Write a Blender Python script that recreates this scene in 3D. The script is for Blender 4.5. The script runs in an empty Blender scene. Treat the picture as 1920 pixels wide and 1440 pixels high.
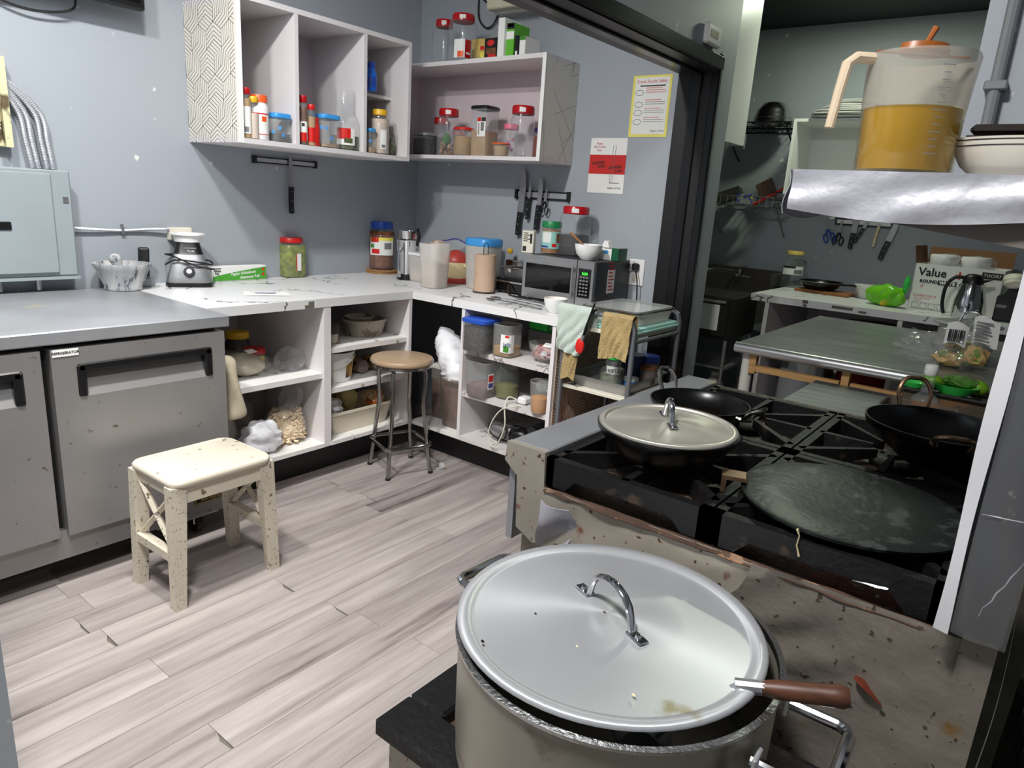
import bpy, bmesh, math, random
from mathutils import Vector as V, Matrix as M
SC=bpy.context.scene; COL=SC.collection; PI=math.pi
# ---------------------------------------------------------------- camera
FPX=1305.23; CAM=V((3.4,-3.325,1.4))
_az,_el,_ro=math.radians(127.1314),math.radians(-14.8435),math.radians(3.8091)
_f=V((math.cos(_el)*math.cos(_az),math.cos(_el)*math.sin(_az),math.sin(_el)))
_r=_f.cross(V((0,0,1))).normalized(); _u=_r.cross(_f)
CR=_r*math.cos(_ro)+_u*math.sin(_ro); CU=_u*math.cos(_ro)-_r*math.sin(_ro); CF=_f
cd=bpy.data.cameras.new('camera'); cd.sensor_width=36; cd.lens=FPX/1920*36; cd.clip_start=.02
co=bpy.data.objects.new('camera',cd); COL.objects.link(co)
m4=M((CR,CU,-CF)).transposed().to_4x4(); m4.translation=CAM; co.matrix_world=m4
SC.camera=co
# ---------------------------------------------------------------- world, lamps, exposure
w=bpy.data.worlds.new('world'); SC.world=w; w.use_nodes=True
w.node_tree.nodes['Background'].inputs[1].default_value=0
def lamp(name,loc,size,power,col,tilt=(0,0,0)):
    l=bpy.data.lights.new(name,'AREA'); l.shape='DISK'; l.size=size; l.energy=power; l.color=col
    o=bpy.data.objects.new(name,l); COL.objects.link(o); o.location=loc; o.rotation_euler=tilt; return o
lamp('kitchen_ceiling_lamp_front_offscreen',(1.49,-3.0,2.86),.17,40,(1,.985,.96))
lamp('kitchen_ceiling_lamp_back_offscreen',(1.49,-2.36,2.86),.17,30,(1,.985,.96))
lamp('range_ceiling_lamp_offscreen',(2.75,-3.2,2.86),.35,48,(1,.985,.97))
lamp('far_room_ceiling_lamp_offscreen',(2.3,.95,2.605),.16,8,(.9,1,.78))
SC.view_settings.view_transform='Standard'; SC.view_settings.look='None'; SC.view_settings.gamma=1
SC.view_settings.use_curve_mapping=False; SC.view_settings.exposure=0.56
SC.cycles.transparent_max_bounces=24; SC.cycles.max_bounces=10
# ---------------------------------------------------------------- pixel helpers (1920x1440 frame)
def ray(u,v): return CR*((u-960)/FPX)-CU*((v-720)/FPX)+CF
def pz(u,v,z): d=ray(u,v); return CAM+d*((z-CAM.z)/d.z)
def px(u,v,x): d=ray(u,v); return CAM+d*((x-CAM.x)/d.x)
def py(u,v,y): d=ray(u,v); return CAM+d*((y-CAM.y)/d.y)
def depth(p): return (V(p)-CAM).dot(CF)
def face(p): d=CAM-V(p); return math.atan2(d.x,-d.y)      # rotz that turns local -Y to the viewer
def sit(u,vb,w,h,z):                                      # base centre, radius, height of an upright thing seen w x h px
    p=pz(u,vb,z); k=depth(p)/FPX; r=w*k/2; d=(p-CAM); d.z=0; d.normalize()
    return p+d*r, r*1.02, h*k
# ---------------------------------------------------------------- materials
def lin(c):
    return tuple(((x/255)/12.92 if x<=10 else (((x/255)+.055)/1.055)**2.4) for x in c)+(1,)
MT={}
def mat(name,c,rough=.5,metal=0,var=0,vs=6,stain=None,ss=12,sa=.5,alpha=1,bump=0,bs=40,emit=0,stretch=None,spec=.5,trans=0,c2=None,coat=0,rnd=0,stain2=None,s2s=40,s2a=.35):
    if name in MT: return MT[name]
    m=bpy.data.materials.new(name); m.use_nodes=True; nt=m.node_tree; N=nt.nodes; L=nt.links
    b=N['Principled BSDF']; b.inputs['Roughness'].default_value=rough; b.inputs['Metallic'].default_value=metal
    b.inputs['Specular IOR Level'].default_value=spec; b.inputs['Alpha'].default_value=alpha
    if trans: b.inputs['Transmission Weight'].default_value=trans
    if coat: b.inputs['Coat Weight'].default_value=coat; b.inputs['Coat Roughness'].default_value=.1
    tc=N.new('ShaderNodeTexCoord'); co=tc.outputs['Object']
    if stretch:
        mp=N.new('ShaderNodeMapping'); mp.inputs['Scale'].default_value=stretch; L.new(co,mp.inputs[0]); co=mp.outputs[0]
    col=None
    def noise(s,det=4):
        n=N.new('ShaderNodeTexNoise'); n.inputs['Scale'].default_value=s; n.inputs['Detail'].default_value=det; L.new(co,n.inputs['Vector']); return n.outputs['Fac']
    def ramp(f,a,bb):
        r=N.new('ShaderNodeMapRange'); r.inputs[1].default_value=a; r.inputs[2].default_value=bb; L.new(f,r.inputs[0]); return r.outputs[0]
    def mix(f,a,bb):
        x=N.new('ShaderNodeMix'); x.data_type='RGBA'
        if hasattr(f,'links'): L.new(f,x.inputs[0])
        else: x.inputs[0].default_value=f
        for i,q in ((6,a),(7,bb)):
            if hasattr(q,'links'): L.new(q,x.inputs[i])
            else: x.inputs[i].default_value=q
        return x.outputs[2]
    base=lin(c); col=base
    if var or c2:
        d=lin(c2) if c2 else tuple(max(0,x*(1-var)) for x in base[:3])+(1,)
        col=mix(ramp(noise(vs),.35,.65),base,d)
    if rnd:
        oi=N.new('ShaderNodeObjectInfo'); col=mix(ramp(oi.outputs['Random'],0,1/rnd),col,lin(tuple(x*.62 for x in c)))
    if stain: col=mix(ramp(noise(ss,6),1-sa,1-sa+.06),col,lin(stain))
    if stain2: col=mix(ramp(noise(s2s,3),1-s2a,1-s2a+.03),col,lin(stain2))
    if hasattr(col,'links'): L.new(col,b.inputs['Base Color'])
    else: b.inputs['Base Color'].default_value=col
    if bump:
        bp=N.new('ShaderNodeBump'); bp.inputs['Strength'].default_value=bump; bp.inputs['Distance'].default_value=.01; L.new(noise(bs),bp.inputs['Height']); L.new(bp.outputs[0],b.inputs['Normal'])
    if emit:
        b.inputs['Emission Strength'].default_value=emit; b.inputs['Emission Color'].default_value=base
    MT[name]=m; return m
def vein(name,c,vc,scale=3,width=.012,rough=.35):
    m=mat(name,c,rough); nt=m.node_tree; N=nt.nodes; L=nt.links; b=N['Principled BSDF']
    tc=N.new('ShaderNodeTexCoord')
    def nz(s,d):
        n=N.new('ShaderNodeTexNoise'); n.inputs['Scale'].default_value=s; n.inputs['Detail'].default_value=d; L.new(tc.outputs['Object'],n.inputs['Vector']); return n.outputs['Fac']
    def mt(op,a,v):
        x=N.new('ShaderNodeMath'); x.operation=op; L.new(a,x.inputs[0])
        if hasattr(v,'links'): L.new(v,x.inputs[1])
        else: x.inputs[1].default_value=v
        return x.outputs[0]
    a=mt('ABSOLUTE',mt('SUBTRACT',nz(scale,5),.5),0); ln=mt('LESS_THAN',a,width)
    mk=mt('GREATER_THAN',nz(scale*1.7,2),.52); f=mt('MULTIPLY',ln,mk); f=mt('MULTIPLY',f,.85)
    x=N.new('ShaderNodeMix'); x.data_type='RGBA'; L.new(f,x.inputs[0]); x.inputs[6].default_value=lin(c); x.inputs[7].default_value=lin(vc); L.new(x.outputs[2],b.inputs['Base Color'])
    return m
def wood(name,c1,c2,c3,sc=1,rough=.45,axis=1,rnd=True):
    m=mat(name,c1,rough); nt=m.node_tree; N=nt.nodes; L=nt.links; b=N['Principled BSDF']
    tc=N.new('ShaderNodeTexCoord'); oi=N.new('ShaderNodeObjectInfo'); ad=N.new('ShaderNodeVectorMath'); ad.operation='MULTIPLY_ADD'
    cb=N.new('ShaderNodeCombineXYZ'); 
    for i in range(3): L.new(oi.outputs['Random'],cb.inputs[i])
    L.new(cb.outputs[0],ad.inputs[0]); ad.inputs[1].default_value=(37,53,71); L.new(tc.outputs['Object'],ad.inputs[2])
    mp=N.new('ShaderNodeMapping'); s=[22*sc,22*sc,22*sc]; s[axis]=1.6*sc; mp.inputs['Scale'].default_value=s; L.new(ad.outputs[0],mp.inputs[0])
    n=N.new('ShaderNodeTexNoise'); n.inputs['Scale'].default_value=1; n.inputs['Detail'].default_value=6; n.inputs['Roughness'].default_value=.65; L.new(mp.outputs[0],n.inputs['Vector'])
    n2=N.new('ShaderNodeTexNoise'); n2.inputs['Scale'].default_value=.33; n2.inputs['Detail'].default_value=3; L.new(mp.outputs[0],n2.inputs['Vector'])
    r=N.new('ShaderNodeValToRGB'); e=r.color_ramp.elements; e[0].position=.3; e[0].color=lin(c3); e[1].position=.68; e[1].color=lin(c1); k=e.new(.45); k.color=lin(c2)
    mx=N.new('ShaderNodeMath'); mx.operation='MULTIPLY_ADD'; L.new(n.outputs['Fac'],mx.inputs[0]); mx.inputs[1].default_value=.62
    m2=N.new('ShaderNodeMath'); m2.operation='MULTIPLY'; L.new(n2.outputs['Fac'],m2.inputs[0]); m2.inputs[1].default_value=.42; L.new(m2.outputs[0],mx.inputs[2])
    L.new(mx.outputs[0],r.inputs[0])
    if rnd:
        hs=N.new('ShaderNodeHueSaturation'); rr=N.new('ShaderNodeMapRange'); rr.inputs[3].default_value=.86; rr.inputs[4].default_value=1.08; L.new(oi.outputs['Random'],rr.inputs[0]); L.new(rr.outputs[0],hs.inputs['Value']); L.new(r.outputs[0],hs.inputs['Color']); L.new(hs.outputs[0],b.inputs['Base Color'])
    else: L.new(r.outputs[0],b.inputs['Base Color'])
    return m
def clear(name,c=(235,240,242),a=.1,rough=.06,spec=1.0):
    m=bpy.data.materials.new(name); m.use_nodes=True; nt=m.node_tree; N=nt.nodes; L=nt.links; N.remove(N['Principled BSDF'])
    out=N['Material Output']; tr=N.new('ShaderNodeBsdfTransparent'); gl=N.new('ShaderNodeBsdfGlossy'); df=N.new('ShaderNodeBsdfDiffuse'); fr=N.new('ShaderNodeLayerWeight'); fr.inputs[0].default_value=.5; pw=N.new('ShaderNodeMath'); pw.operation='POWER'; L.new(fr.outputs['Facing'],pw.inputs[0]); pw.inputs[1].default_value=3.0
    t=lin(tuple(255-(255-x)*.2 for x in c)); tr.inputs[0].default_value=t; gl.inputs['Roughness'].default_value=rough; df.inputs[0].default_value=lin(c)
    ml=N.new('ShaderNodeMath'); ml.operation='MULTIPLY_ADD'; ml.inputs[1].default_value=.45*spec; ml.inputs[2].default_value=.035*spec; L.new(pw.outputs[0],ml.inputs[0])
    m1=N.new('ShaderNodeMixShader'); L.new(ml.outputs[0],m1.inputs[0]); L.new(tr.outputs[0],m1.inputs[1]); L.new(gl.outputs[0],m1.inputs[2])
    m2=N.new('ShaderNodeMixShader'); m2.inputs[0].default_value=a; L.new(m1.outputs[0],m2.inputs[1]); L.new(df.outputs[0],m2.inputs[2]); L.new(m2.outputs[0],out.inputs[0])
    MT[name]=m; return m
# ---------------------------------------------------------------- geometry
class G:
    def __init__(s): s.bm=bmesh.new()
    def _add(s,vs,fs):
        b=[s.bm.verts.new(v) for v in vs]
        for f in fs:
            try: s.bm.faces.new([b[i] for i in f])
            except ValueError: pass
        return b
    def box(s,c,sz,bev=0,rot=None,seg=1):
        r=bmesh.ops.create_cube(s.bm,size=1); vs=r['verts']
        T=M.Translation(V(c))@(rot.to_4x4() if rot else M.Identity(4))@M.Diagonal((*sz,1))
        bmesh.ops.transform(s.bm,matrix=T,verts=vs)
        if bev:
            es=list({e for v in vs for e in v.link_edges}); bmesh.ops.bevel(s.bm,geom=es,offset=min(bev,min(sz)*.45),segments=seg,affect='EDGES',profile=.5)
        return s
    def b2(s,a,b,bev=0): # two corners
        a=V(a);b=V(b); return s.box((a+b)/2,[abs(x) for x in (b-a)],bev)
    def lathe(s,prof,c=(0,0,0),n=24,p=2,sx=1,sy=1,rot=None,a0=0,a1=2*PI,ph=0):
        full=abs(a1-a0-2*PI)<1e-6; k=n if full else n+1; c=V(c); vs=[];fs=[];idx=[]
        for (r,z) in prof:
            if r<=1e-6:
                idx.append([len(vs)]*k); vs.append((0,0,z)); continue
            row=[]
            for i in range(k):
                a=a0+(a1-a0)*i/n; ca,sa=math.cos(a),math.sin(a); q=1 if p==2 else (abs(ca)**p+abs(sa)**p)**(-1/p)
                row.append(len(vs)); vs.append((r*q*ca*sx,r*q*sa*sy,z))
            idx.append(row)
        R=(rot.to_3x3() if rot else M.Identity(3))@M.Rotation(ph,3,'Z')
        vs=[R@V(v)+c for v in vs]
        for A,B in zip(idx,idx[1:]):
            for i in range(n):
                j=(i+1)%k
                f=[A[i],A[j],B[j],B[i]]; f=[x for q,x in enumerate(f) if x not in f[:q]]
                if len(f)>2: fs.append(f)
        s._add(vs,fs); return s
    def cyl(s,c,r,h,r2=None,n=20,rot=None,p=2):
        r2=r if r2 is None else r2
        return s.lathe([(0,0),(r,0),(r2,h),(0,h)],c,n,p,rot=rot)
    def tube(s,pts,r,n=8,closed=False,flat=1):
        pts=[V(q) for q in pts]; L=len(pts); rows=[];vs=[];up=None
        rr=r if isinstance(r,(list,tuple)) else [r]*L
        for i,q in enumerate(pts):
            t=((pts[(i+1)%L] if closed else pts[min(i+1,L-1)])-(pts[i-1] if (closed or i) else pts[0])).normalized()
            if up is None: up=V((0,0,1)) if abs(t.z)<.9 else V((1,0,0))
            sd=t.cross(up).normalized(); up=sd.cross(t).normalized()
            row=[]
            for k in range(n):
                a=2*PI*k/n; row.append(len(vs)); vs.append(q+sd*math.cos(a)*rr[i]+up*math.sin(a)*rr[i]*flat)
            rows.append(row)
        fs=[]
        for i in range(L if closed else L-1):
            A,B=rows[i],rows[(i+1)%L]
            for k in range(n): fs.append([A[k],A[(k+1)%n],B[(k+1)%n],B[k]])
        if not closed: fs+= [rows[0][::-1],rows[-1]]
        s._add(vs,fs); return s
    def prism(s,poly,lo,hi,ax='z'):
        def mk(a,b,h): return {'z':(a,b,h),'y':(a,h,b),'x':(h,a,b)}[ax]
        n=len(poly); vs=[mk(a,b,lo) for a,b in poly]+[mk(a,b,hi) for a,b in poly]
        s._add(vs,[list(range(n))[::-1],list(range(n,2*n))]+[[i,(i+1)%n,n+(i+1)%n,n+i] for i in range(n)]); return s
    def sheet(s,f,nu,nv,th=0):
        vs=[V(f(i/nu,j/nv)) for j in range(nv+1) for i in range(nu+1)]
        fs=[[j*(nu+1)+i,j*(nu+1)+i+1,(j+1)*(nu+1)+i+1,(j+1)*(nu+1)+i] for j in range(nv) for i in range(nu)]
        b=s._add(vs,fs)
        if th:
            fc=list({q for v in b for q in v.link_faces}); bmesh.ops.recalc_face_normals(s.bm,faces=fc); bmesh.ops.solidify(s.bm,geom=fc,thickness=th)
        return s
    def blob(s,c,r,seed=0,amp=.2,fr=3,sub=3,flat=None,crease=0):
        rn=random.Random(seed); w=[(V((rn.gauss(0,1),rn.gauss(0,1),rn.gauss(0,1)))*fr,rn.uniform(0,6.3),rn.uniform(.4,1)) for _ in range(7)]
        vs=bmesh.ops.create_icosphere(s.bm,subdivisions=sub,radius=1)['verts']
        for v in vs:
            q=v.co.copy(); d=sum(math.sin(q.dot(a)+b)*k for a,b,k in w)/7
            if crease: d=d-crease*abs(math.sin(q.dot(w[0][0])*1.7+w[0][1]))*.5
            q=q*(1+amp*2*d); q=V((q.x*r[0],q.y*r[1],q.z*r[2]))
            if flat is not None and q.z<flat: q.z=flat
            v.co=V(c)+q
        return s
    def quad(s,a,b,c,d): s._add([a,b,c,d],[[0,1,2,3]]); return s
    def xf(s,Mx): bmesh.ops.transform(s.bm,matrix=Mx,verts=s.bm.verts); return s
    def obj(s,name,m,parent=None,smooth=35,loc=None,rot=None,label=None):
        me=bpy.data.meshes.new(name); bmesh.ops.recalc_face_normals(s.bm,faces=s.bm.faces); s.bm.to_mesh(me); s.bm.free()
        if smooth:
            for f in me.polygons: f.use_smooth=True
            me.set_sharp_from_angle(angle=math.radians(smooth))
        me.materials.append(MT[m] if isinstance(m,str) else m)
        o=bpy.data.objects.new(name,me); COL.objects.link(o)
        if parent: o.parent=parent
        if loc is not None: o.location=loc
        if rot is not None: o.rotation_euler=rot if hasattr(rot,'__len__') else (0,0,rot)
        if label: o['label']=label
        return o
def tag(o,label=None,cat=None,group=None,kind=None):
    if label: o['label']=label
    if cat: o['category']=cat
    if group: o['group']=group
    if kind: o['kind']=kind
    return o
def thing(name,label,cat,loc=(0,0,0),rotz=0,group=None):
    o=bpy.data.objects.new(name,None); COL.objects.link(o); o.location=loc; o.rotation_euler=(0,0,rotz); o.empty_display_size=.05
    return tag(o,label,cat,group)
def text(s,size,m,parent,loc,rot=(PI/2,0,0),name='lettering',al='CENTER',sx=1,bold=0):
    c=bpy.data.curves.new('t','FONT'); c.body=s; c.size=size; c.align_x=al; c.align_y='CENTER'; c.resolution_u=2; c.offset=bold
    t=bpy.data.objects.new('t',c); me=bpy.data.meshes.new_from_object(t); bpy.data.objects.remove(t); bpy.data.curves.remove(c)
    me.materials.append(MT[m]); o=bpy.data.objects.new(name,me); COL.objects.link(o); o.parent=parent; o.location=loc; o.rotation_euler=rot; o.scale=(sx,1,1); return o
def curve(pts,n=8,closed=False):
    P=[V(p) for p in pts]; L=len(P); out=[]
    for i in range(L if closed else L-1):
        g=lambda k:P[k%L] if closed else P[max(0,min(L-1,k))]
        a,b,c,d=g(i-1),g(i),g(i+1),g(i+2)
        for t in range(n):
            t/=n; out.append(.5*((2*b)+(c-a)*t+(2*a-5*b+4*c-d)*t*t+(3*b-a-3*c+d)*t**3))
    if not closed: out.append(P[-1])
    return out
# ---------------------------------------------------------------- material set
mat('wall',(160,166,173),.55,var=.02,vs=1.5,stain=(225,226,220),ss=16,sa=.31,stain2=(60,62,66),s2s=70,s2a=.25)
mat('black_paint',(15,15,18),.4,stain=(150,150,150),ss=45,sa=.26)
mat('black_satin',(14,14,17),.25)
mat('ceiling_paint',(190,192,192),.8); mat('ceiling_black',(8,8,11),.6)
mat('slab',(112,108,96),.8,var=.3)
wood('plank',(176,168,164),(140,131,128),(70,61,59),rough=.42)
vein('laminate',(222,222,222),(70,66,64),2.2,.006)
mat('marble',(208,208,204),.3,c2=(150,152,156),vs=9,stain=(84,88,96),ss=34,sa=.41,stretch=(1,1.5,.35))
vein('shelf_marble',(205,200,198),(120,112,108),5,.01,.5)
mat('melamine',(222,217,218),.45,var=.05,vs=3)
mat('melamine_worn',(226,223,220),.5,var=.06,vs=4,stain=(150,120,92),ss=16,sa=.36)
mat('pink_back',(213,200,205),.5,var=.06,vs=2)
mat('pattern_ground',(222,218,208),.5); mat('pattern_ground_tan',(205,188,164),.5); mat('pattern_line',(104,96,84),.5); mat('pattern_line_dark',(48,42,38),.5); mat('fold_ground',(222,218,208),.5)
mat('steel',(176,176,178),.36,.85,var=.12,vs=4,bump=.03,bs=120,stretch=(1,1,14))
mat('steel_top',(176,178,182),.38,.45,var=.25,vs=3,stain=(214,190,140),ss=5,sa=.33)
mat('steel_door',(150,148,147),.42,.45,var=.16,vs=2.2,stain=(95,88,78),ss=26,sa=.34)
mat('steel_table',(172,176,174),.34,.8,var=.3,vs=5,stretch=(1,5,1))
mat('chrome',(205,205,208),.1,1); mat('chrome_worn',(170,168,165),.22,1,var=.25,vs=30)
mat('alu',(212,214,217),.36,.6,var=.08,vs=5,stain=(168,160,132),ss=7,sa=.33)
mat('alu_rim',(205,206,206),.28,1,bump=.25,bs=160)
mat('pot_side',(172,167,154),.4,.5,var=.2,vs=4,stain=(96,88,66),ss=4,sa=.42)
mat('iron',(20,20,21),.5,.2,var=.4,vs=9,stain=(70,56,46),ss=11,sa=.36,bump=.3,bs=60)
mat('grease_deck',(84,68,58),.45,.1,var=.5,vs=8,stain=(96,62,46),ss=7,sa=.42,bump=.8,bs=35,stain2=(150,132,110),s2s=60,s2a=.3)
mat('pan_black',(11,11,12),.28,.2,var=.3,vs=9)
mat('tawa',(42,45,44),.36,.5,var=.4,vs=7,stain=(70,74,72),ss=18,sa=.4,bump=.1,bs=60)
mat('rust_panel',(186,178,164),.38,.3,var=.3,vs=3,stain=(122,64,34),ss=13,sa=.36,stain2=(90,64,44),s2s=55,s2a=.34,bump=.2,bs=16)
mat('rust',(80,56,42),.85,0,var=.5,vs=14,stain=(150,112,84),ss=22,sa=.4,bump=.8,bs=45)
mat('grease_foil',(146,138,128),.34,.4,var=.15,vs=9,stain=(140,112,70),ss=10,sa=.34,stain2=(84,74,64),s2s=48,s2a=.35,bump=.7,bs=12)
mat('foil',(182,182,190),.45,.25,bump=.6,bs=14,var=.1,vs=5)
mat('white_plastic',(232,232,230),.35); mat('offwhite',(222,216,200),.5,var=.08,vs=5); mat('cream',(225,205,160),.45); mat('grey_paint',(148,157,161),.5,var=.05,stain=(190,192,190),ss=30,sa=.25)
mat('paper',(232,232,228),.7); mat('ink',(30,30,32),.7); mat('ink_grey',(120,120,120),.7); mat('ink_red',(196,34,30),.7); mat('ink_blue',(62,70,140),.7); mat('ink_green',(60,130,40),.7); mat('ink_white',(240,240,240),.7); mat('ink_gold',(214,186,96),.5); mat('ink_yellow',(236,220,90),.6)
mat('red_lid',(176,22,32),.22); mat('red',(206,34,30),.35); mat('blue_lid',(36,78,176),.3); mat('sky_lid',(62,150,218),.35); mat('navy',(34,42,92),.4); mat('yellow_lid',(228,180,36),.4); mat('orange_lid',(232,92,34),.4); mat('green_lid',(26,128,72),.4); mat('bright_green',(54,190,80),.35); mat('pink_lid',(226,110,140),.4); mat('sky',(74,150,214),.4)
mat('black_plastic',(16,16,18),.35); mat('dark_glass',(10,10,12),.06); mat('rubber',(22,22,22),.7); mat('grey_tube',(120,123,128),.35,.5); mat('grey_plastic',(120,122,124),.5)
clear('clear',a=.07); clear('clear_thick',(225,230,230),.16); clear('frost',(224,220,214),.55,.3); clear('glass',(205,220,212),.07,.03); clear('film',(235,236,238),.07,.12); clear('grimy_clear',(186,178,166),.2,.25)
mat('wood_handle',(98,58,38),.45,var=.5,vs=5,stretch=(1,8,8)); mat('cork',(176,128,80),.8,var=.3,vs=30); mat('bread_wood',(170,110,62),.5,var=.4,vs=4,stretch=(1,10,1)); mat('batten',(206,160,102),.5,var=.35,vs=4,stretch=(1,1,60))
mat('vinyl_tan',(166,142,116),.35,var=.06); mat('stool_leg',(210,202,184),.5,var=.1,vs=5,stain=(104,88,64),ss=60,sa=.37,stain2=(120,100,74),s2s=170,s2a=.36); mat('stool_paint',(216,208,190),.45,var=.08,vs=5,stain=(116,98,72),ss=32,sa=.34,stain2=(150,128,96),s2s=7,s2a=.3)
# ---------------------------------------------------------------- setting
def struct(name,g,m,parent=None,smooth=0):
    o=g.obj(name,m,parent,smooth)
    if not parent: o['kind']='structure'
    return o
floor=struct('floor',G().b2((-.2,-5.2,-.06),(4.9,2,-.006)),'slab')
W=.125; rn=random.Random(4); JO={-3:-1.31,-2:-1.33,-1:-1.3,0:-2.585,1:-2.554,2:-2.01,3:-1.3,4:-1.973,5:-1.94,6:-2.543,7:-1.91}
cut={0,1,2,-3,-1,4,6}
for k in range(-10,15):
    x=1.12+W*k; j=JO.get(k,rn.uniform(-2.9,-1.7)); y=j
    while y>-5.3: y-=1.22
    while y<.1:
        a,b=max(y,-5.15),min(y+1.22,0.0)
        if b-a>.03:
            g=.0006; c=rn.uniform(.006,.012) if (k in cut and abs(b-j)<.02) else 0
            p=[(x+g,a+g),(x+W-g,a+g),(x+W-g,b-g),(x+g,b-g)]
            if c: p=[(x+g,a+g),(x+W-g,a+g),(x+W-g,b-g-c*.6),(x+W*.62,b-g-c),(x+W*.4,b-g),(x+g,b-g)]
            G().prism(p,-.006,0).obj('plank','plank',floor,0)
        y+=1.22
struct('wall_left',G().b2((-.15,-5.2,0),(0,2,2.92)),'wall')
struct('wall_back',G().b2((0,0,0),(1.78,.17,2.92)).b2((1.78,.004,0),(1.97,.17,2.12)).b2((1.78,0,2.12),(1.97,.17,2.92)),'wall')
struct('wall_far',G().b2((-.15,1.78,0),(4.9,1.95,2.92)),'wall')
struct('wall_right',G().b2((3.157,-1.35,1.5),(4.8,-1.22,2.92)),'wall')
struct('wall_side',G().b2((4.8,-5.2,0),(4.95,1.95,2.92)),'wall')
struct('wall_front',G().b2((-.15,-5.35,0),(4.95,-5.2,2.92)),'wall')
struct('wall_partition',G().b2((1.78,-5.2,0),(1.97,-2.985,2.92)).b2((1.78,-2.985,2.10),(1.97,0,2.92)),'wall')
struct('ceiling',G().b2((-.15,-5.3,2.92),(4.95,.08,3.05)),'ceiling_paint')
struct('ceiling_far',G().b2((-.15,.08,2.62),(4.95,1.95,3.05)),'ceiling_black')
t=tag(thing('trim_1','black painted frame lining the wide opening','door frame'),kind='structure'); del t['category']
G().b2((1.775,-2.98,2.03),(1.975,-.02,2.10)).obj('header','black_paint',t,0)
G().b2((1.972,-2.98,2.035),(1.99,0.0,2.095),.006).obj('casing','black_satin',t)
G().b2((1.85,-2.96,2.018),(1.9,-.03,2.031),.004).obj('stop','black_satin',t)
G().b2((1.775,-.022,0),(1.972,.004,2.10)).obj('jamb','black_paint',t,0)
G().b2((1.85,-.034,0),(1.9,-.02,2.03),.003).obj('stop','black_satin',t)
G().b2((1.945,-.03,0),(1.985,-.002,2.105),.005).obj('casing','black_satin',t)
# conduit running up the right-hand wall
c=thing('conduit','grey vertical conduit on the blue grey wall behind the shelf','conduit',(3.205,-1.372,1.5))
G().tube([(0,0,.0),(0,0,1.158)],.013,10).obj('pipe','grey_plastic',c)
for z in (.2,.9): G().b2((-.022,-.016,z),(.022,.022,z+.02),.003).obj('clip','grey_plastic',c)
# ---------------------------------------------------------------- printed line patterns
def clip(a,b,w,h):
    x0,y0=a;x1,y1=b;dx,dy=x1-x0,y1-y0;t0,t1=0,1
    for p,q in ((-dx,x0),(dx,w-x0),(-dy,y0),(dy,h-y0)):
        if abs(p)<1e-12:
            if q<0: return None
        else:
            r=q/p
            if p<0: t0=max(t0,r)
            else: t1=min(t1,r)
    return None if t0>=t1 else ((x0+dx*t0,y0+dy*t0),(x0+dx*t1,y0+dy*t1))
def strips(segs,w,h,wd,place):
    g=G()
    for a,b in segs:
        r=clip(a,b,w,h)
        if not r: continue
        a,b=r; d=V((b[0]-a[0],b[1]-a[1])); L=d.length
        if L<1e-4: continue
        n=V((-d.y,d.x))/L*wd/2
        g.quad(*[place(p[0],p[1]) for p in ((a[0]+n.x,a[1]+n.y),(a[0]-n.x,a[1]-n.y),(b[0]-n.x,b[1]-n.y),(b[0]+n.x,b[1]+n.y))])
    return g
def rhombi(w,h,s=.082,nl=5):
    out=[]; dx=s*math.cos(PI/6); j=-1
    while j*1.5*s<h+2*s:
        i=-1
        while i*2*dx<w+4*dx:
            cx=i*2*dx+(dx if j%2 else 0); cy=j*1.5*s
            A=V((0,s));R=V((dx,-s/2));L=V((-dx,-s/2)); c=V((cx,cy))
            for p,q in ((A,R),(R,L),(L,A)):
                e,f=(p,q) if (i+j+(p==A))%2 else (q,p)
                for k in range(nl+1):
                    a=c+e*(k/nl); out.append((tuple(a),tuple(a+f)))
            i+=1
        j+=1
    return out
# ---------------------------------------------------------------- wall cupboards
u=thing('wall_cupboard','white open wall cupboard with three bays and geometric printed side over the left counter','cupboard',(0,-1.516,1.565))
D,LY,H=.435,1.026,.607
G().b2((.002,0,0),(D,LY,.022)).obj('bottom_panel','melamine',u,0)
G().b2((.002,0,H-.022),(D,LY,H)).obj('top_panel','melamine',u,0)
sp=G().b2((.002,0,.022),(D,.02,H-.022)).obj('side_panel','pattern_ground',u,0)
sp2=strips([((b,a2),(d,c2)) for (b,a2),(d,c2) in rhombi(D-.02,H,.072,4)],D-.022,H,.0026,lambda a,b:(a+.004,-.0007,b)); sp2.obj('printed_lines','pattern_line',sp,0)
G().b2((D-.003,-.001,0),(D+.0012,.021,H)).obj('edge_band','white_plastic',u,0)
G().b2((.002,LY-.02,.022),(D,LY,H-.022)).obj('side_panel','melamine',u,0)
for y in (.301-.01,.710-.01): G().b2((.01,y,.022),(D-.001,y+.02,H-.022)).obj('divider','melamine',u,0)
G().b2((.002,.02,.022),(.012,LY-.02,H-.022)).obj('back_panel','pink_back',u,0)
G().b2((.012,.72,.318),(.3,LY-.02,.334)).obj('shelf','melamine',u,0)
u2=thing('wall_cupboard','long white open wall cupboard with one pink bay beside the red and yellow posters','cupboard',(0.0,-.3025,1.597))
LX,H2=1.19,.514
G().b2((.004,0,0),(LX,.300,.02)).obj('bottom_panel','melamine',u2,0); G().b2((.004,0,H2-.022),(LX,.300,H2)).obj('top_panel','melamine',u2,0)
G().b2((.004,.29,.02),(LX-.02,.300,H2-.022)).obj('back_panel','pink_back',u2,0)
G().b2((.004,0.19,.02),(.02,.29,H2-.022)).obj('side_panel','pink_back',u2,0)
sp=G().b2((LX-.02,0,0.02),(LX,.300,H2-.022)).obj('side_panel','fold_ground',u2,0)
rn=random.Random(9); sg=[]
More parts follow.
